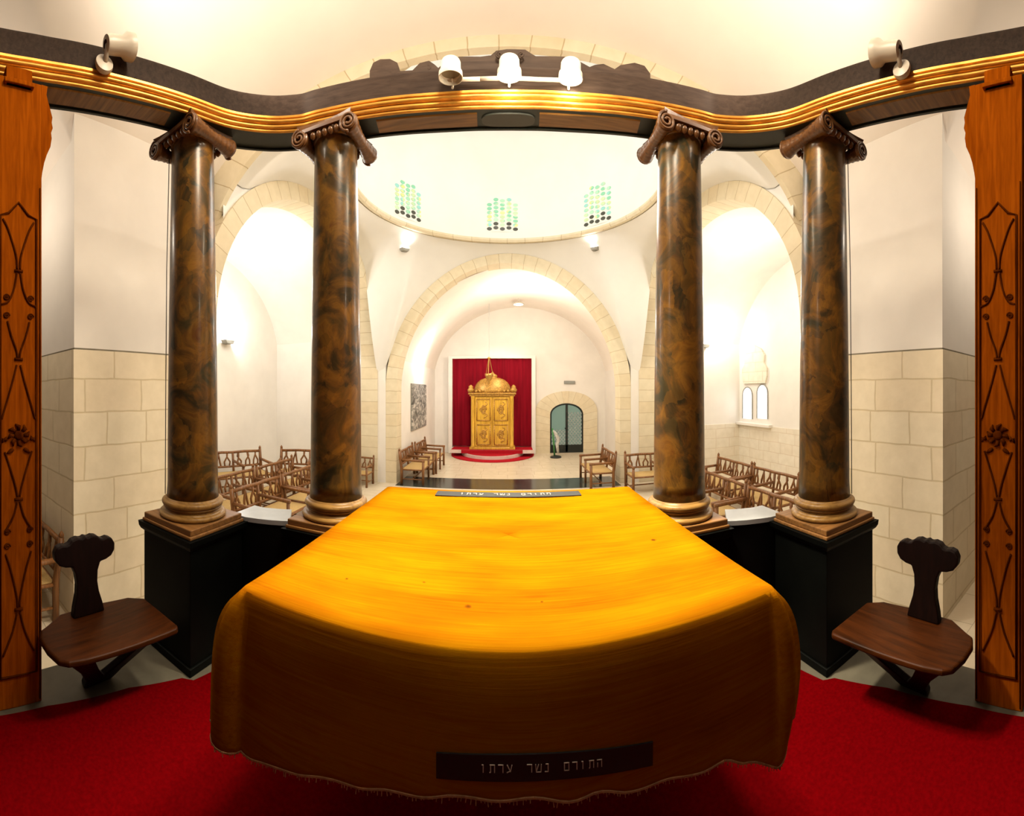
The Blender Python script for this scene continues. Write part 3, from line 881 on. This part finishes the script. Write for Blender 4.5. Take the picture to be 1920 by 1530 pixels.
# ------------------------------------------------------------------ BENCHES
def make_bench(lab):
    t = thing('bench', lab, 'bench', (0,0,0), 0, 'rustic wooden benches in the hall')
    W, Hb, Dp = .73, .94, .62
    lean = .07
    rnd = random.Random(3)
    def finial(mb, x, y, z):
        mb.lathe([(.020,0),(.030,.012),(.034,.03),(.024,.05),(.012,.068),(.001,.08)], 10, (x,y,z))
    for x in (-W, W):
        mb = MB().tube([(x,0,0),(x,0,.45),(x,lean*.6,.72),(x,lean,Hb)], [.042,.042,.038,.034], 8); finial(mb, x, lean, Hb)
        mb.build('back_post', M['benchwood'], t, smooth=True)
        mb = MB().tube([(x,-Dp,0),(x,-Dp,.66)], [.038,.036], 8); mb.lathe([(.036,0),(.043,.01),(.04,.03),(.016,.04)], 10, (x,-Dp,.655))
        mb.build('front_post', M['benchwood'], t, smooth=True)
    mb = MB().tube([(0,-Dp,.0),(0,-Dp,.66)], .032, 8); mb.build('front_post', M['benchwood'], t, smooth=True)
    for x in (-W, 0, W):
        MB().tube([(x,-Dp-.04,.675),(x,-.3,.685),(x,lean*.4,.695)], [.036,.033,.030], 8).build('arm', M['benchwood'], t, smooth=True)
    MB().tube([(-W-.01,lean*.95,.885),(-.3,lean*.95,.90),(0,lean*.95,.89),(.3,lean*.95,.90),(W+.01,lean*.95,.885)], .033, 8).build('top_rail', M['benchwood'], t, smooth=True)
    MB().tube([(-W,lean*.3,.56),(0,lean*.3,.555),(W,lean*.3,.56)], .026, 8).build('lower_rail', M['benchwood'], t, smooth=True)
    MB().tube([(0,0,.42),(0,lean*.3,.56),(0,lean*.95,.90)], .030, 8).build('middle_stile', M['benchwood'], t, smooth=True)
    for c in (-.375, .375):
        for dx, k in ((-.27,.05),(-.17,-.07),(-.05,.07),(.06,-.06),(.16,.08),(.27,-.05)):
            x0 = c+dx; x1 = c+dx+k
            MB().tube([(x0,lean*.3,.56),(x0+rnd.uniform(-.025,.025),lean*.5,.67),(x1+rnd.uniform(-.03,.03),lean*.75,.79),(x1,lean*.95,.89)], [.019,.023,.020,.018], 6).build('slat', M['benchwood'], t, smooth=True)
    mb = MB().box(-W+.02,W-.02,-Dp+.01,-.01,.405,.445)
    mb.build('seat', M['rush'], t, bevel=.012)
    mb = MB()
    for p, q in (((-W,-Dp,.42),(W,-Dp,.42)),((-W,0,.42),(W,0,.42)),((-W,-Dp,.42),(-W,0,.42)),((W,-Dp,.42),(W,0,.42))): mb.tube([p,q], .022, 8)
    mb.build('seat_frame', M['benchwood'], t, smooth=True)
    mb = MB()
    for p, q in (((-W,-Dp,.16),(-W,0,.16)),((W,-Dp,.16),(W,0,.16)),((-W,-.31,.16),(W,-.31,.16))): mb.tube([p,q], .016, 8)
    mb.build('stretcher', M['benchwood'], t, smooth=True)
    return t
Z = FLOOR
BEN = [  # x, y, heading (front direction in degrees, 0 = +X), scale, label
 (-4.28,5.62, 0, 1, 'wooden bench just behind the low left parapet, nearest the outer left column'),
 (-4.28,7.18, 0, 1, 'wooden bench second along the front left row, ending behind the inner left column'),
 (-5.16,5.88, 0, 1, 'wooden bench in the second left row, half behind the outer left column'),
 (-5.16,7.46, 0, 1, 'wooden bench in the second left row, its far end towards the inner left column'),
 (-6.72,7.66,-28, 1.1, 'wooden bench below the left wall lamp, its back to the white left wall'),
 (-5.20,9.08,-65, 1.1, 'wooden bench against the white wall just left of the inner left column'),
 (-4.34,10.14,-90, .8, 'wooden bench by the left stone pier, a sliver right of the inner left column'),
 (3.98,4.80,180, 1, 'wooden bench just behind the low right parapet, nearest the outer right column'),
 (3.98,6.36,180, 1, 'wooden bench in the front right row, nearest the inner right column'),
 (5.15,6.20,180, 1, 'wooden bench in the second right row, half behind the outer right column'),
 (5.15,7.76,180, 1, 'wooden bench in the second right row, its far post nearest the inner right column'),
 (3.84,9.76,-90, 1, 'wooden bench seen from the front against the right stone pier, beside the inner right column'),
 (-2.96,11.04, 0, 1, 'near bench along the left apse wall, at the edge of the dark floor band'),
 (-2.90,12.62, 0, 1, 'wooden bench below the grey picture on the left apse wall'),
 (2.80,10.62,180, 1, 'wooden bench before the glazed door, facing left across the apse'),
 (-4.74,1.62,-90, 1, 'wooden bench against the left stone pier, glimpsed between left pilaster and stool'),
]
proto = None
for (x, y, h, sc, lab) in BEN:
    rz = radians(h+90)
    if proto is None:
        proto = make_bench(lab); proto.location = (x,y,Z); proto.rotation_euler = (0,0,rz)
    else: dup(proto, (x,y,Z), rz, lab).scale = (sc, sc, sc)

# ------------------------------------------------------------------ ARK END
AX = -.65; AY = 15.16
# steps
t = thing('ark_platform', 'half round red carpeted platform with pale step edges below the gilded ark', 'platform', (AX, 15.9, FLOOR))
def half(r, y, n=24): return [(-r,0)]+[(r*1.0*-cos(pi*k/n), -y*sin(pi*k/n)) for k in range(1,n)]+[(r,0)]
MB().prism(half(1.72,1.90), lambda a,b: (a,b,0), lambda a,b: (a,b,.03)).build('floor_carpet', M['redstep'], t)
MB().prism(half(1.28,1.47), lambda a,b: (a,b,.03), lambda a,b: (a,b,.15)).build('step', M['whitestep'], t)
MB().prism(half(1.20,1.39), lambda a,b: (a,b,.15), lambda a,b: (a,b,.165)).build('step_carpet', M['redstep'], t)
MB().box(-1.66,1.66,-.83,.0,.165,.30).build('step', M['whitestep'], t)
MB().box(-1.62,1.62,-.80,.0,.30,.312).build('step_carpet', M['redstep'], t)
MB().box(-1.22,1.22,-.842,-.82,.165,.30).build('riser_carpet', M['redstep'], t)
# curtain in a pale frame
cx0, cx1 = at_Y(848,700,16.0).x, at_Y(997,700,16.0).x
ct, cb = at_Y(900,672,16.0).z, -.53
t = thing('curtain', 'dark red velvet curtain hanging in a pale frame behind the ark', 'curtain', ((cx0+cx1)/2, 16.02, cb))
hw = (cx1-cx0)/2
def folds(u, v): return (-hw+2*hw*u, .025*sin(u*56)+.015*sin(u*23+1), (ct-cb)*v)
MB().grid(folds, 160, 4).build('drape', M['redvelvet'], t, smooth=True)
mb = MB().box(-hw-.16,-hw+.01,-.10,.16,-.31,ct-cb+.12).box(hw-.01,hw+.16,-.10,.16,-.31,ct-cb+.12).box(-hw,hw,-.10,.16,ct-cb-.01,ct-cb+.12)
mb.build('frame', M['plaster'], t, bevel=.01)
# the ark
aw = (at_Y(963,800,AY).x-at_Y(883,800,AY).x)/2; ac = (at_Y(963,800,AY).x+at_Y(883,800,AY).x)/2
ab_, at_ = FLOOR+.312, at_Y(920,742,AY).z
t = thing('ark', 'gilded wooden ark cabinet with domed carved canopy before the red curtain', 'ark', (ac, AY, ab_))
H = at_-ab_
MB().box(-aw,aw,.02,.66,.08,H).build('body', M['arkgold'], t, bevel=.012)
MB().box(-aw-.06,aw+.06,-.03,.70,0,.09).build('foot', M['arkgold'], t, bevel=.015)
for s in (-1,1):
    d = MB()
    x0, x1 = (s*.012, s*(aw-.17))
    d.box(min(x0,x1),max(x0,x1),-.015,.03,.14,H-.06)
    d = d.build('door', M['arkgold'], t, bevel=.006)
    for z0, z1 in ((.20,H*.46),(H*.54,H-.14)):
        m2 = MB(); a, b = min(x0,x1)+.07, max(x0,x1)-.07
        for q in (((a,z0),(b,z0)),((b,z0),(b,z1)),((b,z1),(a,z1)),((a,z1),(a,z0))):
            m2.tube([(q[0][0],-.018,q[0][1]),(q[1][0],-.018,q[1][1])], .026, 6)
        cxx, cz = (a+b)/2, (z0+z1)/2
        m2.tube([(cxx+.11*cos(k*.5)*(1-k/40),-.018,cz+.20*sin(k*.5)*(1-k/40)) for k in range(32)], .022, 6)
        m2.tube([(cxx+.15*sin(k*.45),-.018,z0+.10+(z1-z0-.2)*k/20) for k in range(21)], .020, 6)
        m2.build('door_carving', M['arkcarve'], d, smooth=True)
    MB().lathe([(.001,.03),(.02,.022),(.022,.01),(.01,0)], 12, (s*.06,-.02,H*.5), Matrix.Rotation(pi/2,4,'X')).build('knob', M['brass'], d, smooth=True)
    MB().lathe([(.075,.09),(.082,.14),(.062,.18),(.062,H-.16),(.08,H-.10),(.085,H-.02)], 20, (s*(aw-.08),-.0,0)).build('corner_post', M['arkgold'], t, smooth='auto')
MB().box(-aw-.05,aw+.05,-.06,.72,H-.02,H+.05).box(-aw-.10,aw+.10,-.11,.74,H+.05,H+.12).build('cornice', M['arkcarve'], t, bevel=.015)
prof = [(aw*.90,0)]+[(aw*(.90*cos(k*pi/2/10)**.75), .62*sin(k*pi/2/10)) for k in range(1,10)]+[(.16,.63),(.20,.67),(.17,.72),(.09,.76),(.05,.80),(.02,.86)]
def dome_M(): return Matrix.Diagonal((1,.55,1,1))
MB().lathe([(r, z+H+.12) for r, z in prof], 40, (0,.30,0), dome_M()).build('canopy', M['arkcarve'], t, smooth=True)
for s in (-1,1):
    MB().lathe([(.03,0),(.12,.04),(.135,.12),(.08,.19),(.10,.23),(.05,.29),(.005,.32)], 16, (s*(aw+.0),-.02,H+.12)).build('corner_finial', M['arkcarve'], t, smooth=True)
for k in range(1,8):
    a = pi*k/8
    MB().lathe([(.01,0),(.055,.03),(.06,.07),(.03,.11),(.005,.13)], 12, (-aw*.8*cos(a),-.06+.02*sin(a),H+.12)).build('cresting_bud', M['arkcarve'], t, smooth=True)
# hanging lamp
lx = at_Y(917,680,14.7).x; zr = at_Y(917,672,14.7).z
t = thing('hanging_lamp', 'small brass lamp hanging on a long cord in front of the ark canopy', 'lamp', (lx, 14.7, 2.2))
MB().tube([(0,0,5.28-2.2),(0,0,zr-2.2)], .008, 6).build('cord', M['lattice'], t)
MB().lathe([(.01,.06),(.06,.03),(.075,0),(.01,-.02)], 16, (0,0,zr-2.2)).build('ceiling_cup', M['brass'], t, smooth=True)
for k in range(3):
    a = 2*pi*k/3+.4
    MB().tube([(.02*cos(a),.02*sin(a),zr-2.2),(.15*cos(a),.15*sin(a),.25)], .012, 6).build('chain', M['brass'], t)
MB().lathe([(.01,-.14),(.04,-.10),(.03,-.05),(.10,.05),(.16,.18),(.165,.26),(.15,.26)], 20).build('bowl', M['brass'], t, smooth=True)

# picture on the left apse wall
p0, p1 = at_X(770,720,3.15), at_X(797,797,3.15)
t = thing('picture', 'grey photographic print hanging on the left apse wall above the benches', 'picture', (-3.13, (p0.y+p1.y)/2, p1.z))
def photo_mat():
    m, nt, b = newmat('grey_print')
    v = coords(nt, (1,1,1.6)); h = noise(nt, v, 3.2, 7, .6, 1.2)
    nt.links.new(ramp(nt, h, [(.35,(.05,.055,.055)),(.5,(.25,.25,.23)),(.62,(.62,.60,.55))]), b.inputs['Base Color'])
    b.inputs['Roughness'].default_value = .5; return m
M['print'] = photo_mat()
hy = abs(p1.y-p0.y)/2; hz = p0.z-p1.z
MB().box(-.01,.03,-hy,hy,0,hz).build('print', M['print'], t)
MB().box(-.02,.01,-hy-.02,hy+.02,-.02,hz+.02).build('backing', M['ventgrey'], t)

# door in the apse back wall
d0, d1 = at_Y(1031,850,16.2), at_Y(1093,850,16.2)
dc, dw = (d0.x+d1.x)/2, (d1.x-d0.x)/2
dtop = at_Y(1062,756,16.2).z; dsp = dtop-.48
def arch_out(w, zs, b, n=20, z0=FLOOR): return [(-w,z0)]+[(-w*cos(pi*k/n), zs+b*sin(pi*k/n)) for k in range(n+1)]+[(w,z0)]
sur = MB()
inner = arch_out(dw, dsp, .48); outer = arch_out(dw+.62, dsp+.15, .85)
Ls = 0
for i in range(len(inner)-1):
    a0,a1 = inner[i], inner[i+1]; b0,b1 = outer[i], outer[i+1]
    l = sqrt((b1[0]-b0[0])**2+(b1[1]-b0[1])**2)
    uv = [(Ls,.05),(Ls+l,.05),(Ls+l,.6),(Ls,.6)]; Ls += l
    q = lambda p, y: (dc+p[0], y, p[1])
    sur.add([q(a0,16.12),q(a1,16.12),q(b1,16.12),q(b0,16.12)], [(0,1,2,3)], [uv])
    sur.add([q(a0,16.12),q(a1,16.12),q(a1,16.22),q(a0,16.22)], [(0,1,2,3)], [uv])
    sur.add([q(b0,16.12),q(b1,16.12),q(b1,16.22),q(b0,16.22)], [(0,1,2,3)], [uv])
struct(sur.build('trim_door_surround', M['voussoir']))
door = bpy.data.objects.new('door_1', None); COL.objects.link(door); door.location = (dc, 16.17, FLOOR); struct(door, 'arched glazed double door with black frame in the apse wall')
def glass_mat(name, c, s):
    m, nt, b = newmat(name)
    b.inputs['Base Color'].default_value = (*c,1); b.inputs['Roughness'].default_value = .15
    b.inputs['Emission Color'].default_value = (*c,1); b.inputs['Emission Strength'].default_value = s
    return m
M['doorglass'] = glass_mat('dusk_glass', (.10,.15,.12), .9)
ap = [(a, z-FLOOR) for a, z in arch_out(dw-.02, dsp, .46)]
MB().prism(ap, lambda a,b: (a,.015,b), lambda a,b: (a,.035,b)).build('glass', M['doorglass'], door)
fr = MB()
fr.tube([(a,-.0,z) for a, z in ap], .05, 6)
fr.box(-.05,.05,-.03,.03,.05,dtop-FLOOR-.02); fr.box(-dw+.02,dw-.02,-.03,.03,0,.34)
fr.build('frame', M['blackmetal'], door)
lt = MB()
for side in (0, 1):
    x0, x1 = (-dw+.06, -.05) if side == 0 else (.05, dw-.06)
    z0, z1 = .22, (1.0 if side == 0 else 1.75)
    for k in range(-12, 16):
        for sg in (-1, 1):
            pts = []
            c = z0+k*.16
            for m in range(30):
                x = x0+(x1-x0)*m/29; z = c+sg*(x-x0)*1.15+(0 if sg > 0 else (x1-x0)*1.15)
                if z0 <= z <= z1: pts.append((x,-.005,z))
            if len(pts) > 2: lt.tube([pts[0], pts[-1]], .016, 4)
lt.build('lattice', M['lattice'], door)  # outside light reflected in a diagonal pattern, built as pale bars
MB().lathe([(.001,.05),(.03,.045),(.035,.02),(.015,0)], 12, (-.06,-.03,1.05), Matrix.Rotation(pi/2,4,'X')).build('door_handle', M['blackmetal'], door, smooth=True)
# vent
v = at_Y(1068,717,16.15)
t = thing('vent', 'small grey air vent on the wall above the arched door', 'vent', (v.x, 16.16, v.z))
MB().box(-.24,.24,-.02,.04,-.065,.065).build('frame', M['ventgrey'], t, bevel=.006)
mb = MB()
for k in range(4): mb.box(-.21,.21,-.035,-.02,-.05+.027*k,-.038+.027*k)
mb.build('slats', M['lattice'], t)
# slim stand beside door
p = at_Y(1042,860,15.0)
t = thing('stand', 'slim grey and green stand on a dark base beside the glazed door', 'stand', (p.x, 15.0, FLOOR))
MB().lathe([(.22,0),(.23,.03),(.20,.06),(.06,.09),(.03,.10)], 20).build('base', M['blackmetal'], t, smooth='auto')
MB().tube([(-.05,0,.08),(-.08,0,.6),(-.14,0,1.16)], .035, 8).build('pole', M['standgreen'], t, smooth=True)
MB().tube([(.09,-.02,.20),(.05,-.03,.5),(.10,-.03,.72),(.0,-.03,.95),(-.10,-.02,1.08)], [.05,.06,.07,.06,.03], 10).build('cloth', M['standgrey'], t, smooth=True)
# ceiling lamp in the apse
p = at_Y(972,571,14.6)
t = thing('ceiling_lamp', 'small round glowing lamp under the apse vault', 'lamp', (p.x, 14.6, p.z))
MB().lathe([(.20,0),(.22,.02),(.20,.05),(.05,.07)], 28).build('housing', M['white'], t, smooth='auto')
MB().tube([(0,0,.06),(0,0,5.33-p.z)], .015, 8).build('stem', M['white'], t)
MB().lathe([(.001,-.03),(.10,-.025),(.18,-.003)], 28, cap=False).build('diffuser', M['lampsoft'], t, smooth=True)

# ------------------------------------------------------------------ WINDOWS
def stained(idx, seed):
    m, nt, b = newmat('stained_glass_%d' % idx)
    tc = N(nt, 'ShaderNodeTexCoord'); mp = N(nt, 'ShaderNodeMapping'); nt.links.new(tc.outputs['UV'], mp.inputs[0])
    mp.inputs['Location'].default_value = (seed*3.1, seed*1.7, 0)
    vo = N(nt, 'ShaderNodeTexVoronoi'); vo.inputs['Scale'].default_value = 6; nt.links.new(mp.outputs[0], vo.inputs['Vector'])
    vo.inputs['Randomness'].default_value = .7
    c = ramp(nt, vo.outputs['Color'], [(.25,(.24,.60,.40)),(.45,(.48,.74,.55)),(.6,(.72,.70,.25)),(.75,(.30,.64,.60))])
    nt.links.new(c, b.inputs['Base Color']); nt.links.new(c, b.inputs['Emission Color'])
    b.inputs['Emission Strength'].default_value = .12; b.inputs['Roughness'].default_value = .3
    return m
M['plasterwin'] = simple('window_plaster', (.90,.91,.84), .8, var=.03)
def dome_window(k, px, y_top, y_bot, half_w):
    tx = ang(px)
    # ray to drum circle
    dx, dy = sin(tx), cos(tx)
    bq = -dy*BC; cq = BC*BC-RR*RR
    r = -bq+sqrt(bq*bq-cq)
    p = Vector((r*dx, r*dy)); z0 = CAMZ-(y_bot-Y0)/F*r; z1 = CAMZ-(y_top-Y0)/F*r
    n = (Vector((0,BC))-p).normalized(); a = atan2(n.x, -n.y)
    o = bpy.data.objects.new('window_%d' % k, None); COL.objects.link(o)
    o.location = (p.x, p.y, z0); o.rotation_euler = (0,0,atan2(n.y,n.x)+pi/2)
    struct(o, 'stained glass window in the dome drum')
    h = z1-z0; w = half_w
    sil = [(-w,0)]+[(-w*cos(pi*q/14), h-w*.55+w*.55*sin(pi*q/14)) for q in range(15)]+[(w,0)]
    mb = MB().prism(sil, lambda a,b: (a,-.02,b), lambda a,b: (a,.25,b)); mb.build('surround', M['plasterwin'], o)
    # small glass eyes in rows set in plaster tracery
    gm = stained(k, k)
    mb = MB(); db = MB()
    rows = 8; cols = 5
    for j in range(rows):
        for i in range(cols):
            x = -w*.78+2*w*.78*i/(cols-1); z = .07+ (h-.16)*j/(rows-1) + (.03 if i % 2 else 0)
            if z > h-w*.55+w*.55*sqrt(max(0,1-(x/w)**2))-.03: continue
            rx, rz = .068, .044
            el = [(x+rx*cos(2*pi*q/10), z+rz*sin(2*pi*q/10)) for q in range(10)]
            tgt = db if (j < 2 and (i+j) % 2 == 0) or (j == 0) else mb
            tgt.prism(el, lambda a,b: (a,-.032,b), lambda a,b: (a,-.015,b))
    g = mb.build('glass', gm, o); db.build('dark_glass', M['darkglass'], o)
M['darkglass'] = simple('dark_glass', (.06,.065,.05), .2)
dome_window(1, 764, 342, 411, .43)
dome_window(2, 942, 371, 435, .44)
dome_window(3, 1121, 345, 421, .43)
# twin lancet window in the right aisle wall
M['daylight'] = glass_mat('daylight_glass', (.95,.97,1.0), 1.6)
for k, px, yt in ((4, 1402, 726), (5, 1430, 721)):
    X = 7.2; c = at_X(px, 785, X); top = at_X(px, yt, X).z
    o = bpy.data.objects.new('window_%d' % k, None); COL.objects.link(o); o.location = (X, c.y, c.z); struct(o, 'narrow round headed lancet window in the right aisle wall')
    h = top-c.z; w = .26
    sil = arch_out(w, h-w, w, 14, 0)
    MB().prism(sil, lambda a,b: (.02,a,b), lambda a,b: (-.01,a,b)).build('pane', M['daylight'], o)
    MB().tube([(-.015,a,b) for a,b in sil], .022, 6).build('frame', M['lattice' if False else 'ventgrey'], o)
cw = at_X(1416, 795, 7.2)
struct(MB().box(7.05,7.25,cw.y-.85,cw.y+.85,cw.z-.06,cw.z+.03).build('trim_sill', M['plaster'], bevel=.01))
nz = at_X(1416,716,7.2).z
wv = 1.0
nic = [(-.56,0),(-.64,.22),(-.64,.45),(-.50,.62),(-.52,.85),(-.34,1.06),(0,1.2),(.34,1.06),(.52,.85),(.50,.62),(.64,.45),(.64,.22),(.56,0)]
MB_ = MB().prism(nic, lambda a,b: (7.21,cw.y+a,nz-.05+b), lambda a,b: (7.14,cw.y+a,nz-.05+b))
struct(MB_.build('trim_window_head', M['stonepale']))

# ------------------------------------------------------------------ WALL LAMPS
def sconce(p, d, lab, size=1):
    t = thing('wall_lamp', lab, 'lamp', p); t.scale = (size,)*3
    d = Vector(d).normalized()
    rz = atan2(d.y, d.x)+pi/2
    R = Matrix.Rotation(rz, 4, 'Z')
    mb = MB()
    tr = [(-.14,0),(.14,0),(.20,.10),(-.20,.10)]
    mb.prism(tr, lambda a,b: R @ Vector((a,.02,b)), lambda a,b: R @ Vector((a*.9,-.16,b)))
    mb.build('shade', M['ventgrey'], t)
    MB().box(-.08,.08,-.02,.06,.0,.09).build('mount', M['ventgrey'], t).rotation_euler = (0,0,rz)
    MB().prism([(-.15,-.14),(.15,-.14),(.15,.0),(-.15,.0)], lambda a,b: R @ Vector((a,b,.098)), lambda a,b: R @ Vector((a,b,.104))).build('diffuser', M['lampsoft'], t)
    return t
WL = []
p = at_X(424,645,7.14); p.x = -7.14; sconce(p, (1,0,0), 'grey wall lamp glowing on the white left aisle wall'); WL.append((p, Vector((1,0,0))))
p = at_Y(1318,652,10.34); sconce(p, (0,-1,0), 'grey wall lamp on the right aisle wall, beside the inner right column'); WL.append((p, Vector((0,-1,0))))
for sx, px, py, lab in ((-1,757,472,'left uplight below the dome rim, under the left stained window'),(1,1117,470,'right uplight below the dome rim, under the right stained window')):
    def off(r):
        q = at_r(px, py, r); rho = sqrt(q.x**2+(q.y-BC)**2)
        if rho <= RR: return q.z-RZ
        u = (atan2(q.y-BC, q.x) % (2*pi))/(2*pi); e = pend(u, 1.0)
        w = min(1, (rho-RR)/(sqrt(e[0]**2+(e[1]-BC)**2)-RR))
        return q.z-(RZ+(e[2]-RZ)*w**1.25)
    r = 8.4
    while off(r) < 0 and r < 10.4: r += .01
    q = at_r(px, py, r-.03)
    d = Vector((-q.x, BC-q.y, 0)).normalized()
    sconce(q, d, lab, .62); WL.append((q+d*.1, d))

# ------------------------------------------------------------------ LIGHTS
def light(kind, name, loc, energy, color, size=.1, target=None, **k):
    l = bpy.data.lights.new(name, kind); l.energy = energy; l.color = color
    if kind == 'AREA': l.size = size
    else: l.shadow_soft_size = size
    for a, v in k.items(): setattr(l, a, v)
    o = bpy.data.objects.new(name, l); COL.objects.link(o); o.location = loc
    if target is not None: o.rotation_euler = (Vector(target)-Vector(loc)).to_track_quat('-Z','Y').to_euler()
    return o
WARM = (1,.86,.69); NEU = (1,.93,.82); COOL = (1,.97,.93)
for i, (p, D) in enumerate(LAMPS):
    light('SPOT', 'beam_spot', p, 640, (1,.88,.66), .14, p+Vector((0,-.27,-1)), spot_size=radians(60), spot_blend=.3)
    light('POINT', 'beam_lamp', p+Vector((0,-.06,-.05)), 10, (1,.86,.62), .10)
# side spots of the beam, washing the vault
light('SPOT', 'vault_spot', (-1.75,1.5,4.0), 215, WARM, .06, (-.9,3.0,5.9), spot_size=radians(170), spot_blend=.6)
light('SPOT', 'vault_spot', (1.75,1.5,4.0), 215, WARM, .06, (.9,3.0,5.9), spot_size=radians(170), spot_blend=.6)
light('SPOT', 'pendant_lamp', (0,1.3,4.5), 215, (1,.84,.62), .3, (0,1.3,0), spot_size=radians(165), spot_blend=.3)  # added unseen overhead light for the pilaster tops, no pendant hangs here
light('POINT', 'arm_lamp', (-4.7,.6,4.0), 50, WARM, .1)  # both arm lights are added unseen fill, with no fixtures
light('POINT', 'arm_lamp', (4.7,.6,4.0), 50, WARM, .1)
# dome and hall
light('POINT', 'dome_lamp', (0,BC,6.6), 115, COOL, .5)  # free point light in mid dome, no fixture modelled
for p, d in WL[2:]: light('SPOT', 'rim_uplight', p+Vector((0,0,.16))+d*.02, 18, COOL, .08, p+Vector((0,0,3))+d*.8, spot_size=radians(150), spot_blend=.8)
p, d = WL[0]; light('POINT', 'aisle_uplight', p+d*.16+Vector((0,0,.35)), 60, (1,.99,.96), .08)
p, d = WL[1]; light('POINT', 'aisle_uplight', p+d*.2+Vector((.3,0,.35)), 60, NEU, .08)
light('POINT', 'left_aisle_lamp', (-5.2,7.2,4.2), 95, (1,.95,.86), .3)  # aisle point lights float under the vaults, apart from the wall lamps
light('POINT', 'right_aisle_lamp', (5.2,7.2,4.2), 95, NEU, .3)
light('AREA', 'hall_lamp', (0,7.2,5.4), 160, NEU, 2.5, (0,7.2,0))  # added downward fill over the hall, without a fixture
# apse
light('POINT', 'apse_left_lamp', (-2.7,13.2,2.9), 60, COOL, .1)
light('POINT', 'apse_lamp', (.6,12.6,4.2), 180, (1,.90,.76), .25)  # point light in mid-air, separate from the ceiling lamp fixture
light('SPOT', 'apse_spot', (.37,14.55,4.9), 90, NEU, .1, (AX,15.6,1.0), spot_size=radians(80), spot_blend=.6)

w = bpy.data.worlds.new('world'); SC.world = w; w.use_nodes = True
w.node_tree.nodes['Background'].inputs[0].default_value = (.9,.85,.75,1)
w.node_tree.nodes['Background'].inputs[1].default_value = .02

# ------------------------------------------------------------------ CAMERA (cylindrical panorama, like the photograph)
cd = bpy.data.cameras.new('camera'); cam = bpy.data.objects.new('camera', cd); COL.objects.link(cam)
cam.location = (0,0,CAMZ); cam.rotation_euler = (pi/2,0,0)
cd.type = 'PANO'; cd.panorama_type = 'CENTRAL_CYLINDRICAL'
cd.central_cylindrical_range_u_min = -X0/F; cd.central_cylindrical_range_u_max = (1920-X0)/F
cd.central_cylindrical_range_v_min = -(1530-Y0)/F; cd.central_cylindrical_range_v_max = Y0/F
cd.central_cylindrical_radius = 1.0
cd.clip_start = .02; cd.clip_end = 100
SC.camera = cam
SC.view_settings.view_transform = 'Standard'; SC.view_settings.look = 'None'
SC.view_settings.gamma = 1; SC.view_settings.use_curve_mapping = False
SC.view_settings.exposure = .15
SC.cycles.max_bounces = 6; SC.cycles.diffuse_bounces = 4
SC.cycles.use_denoising = True
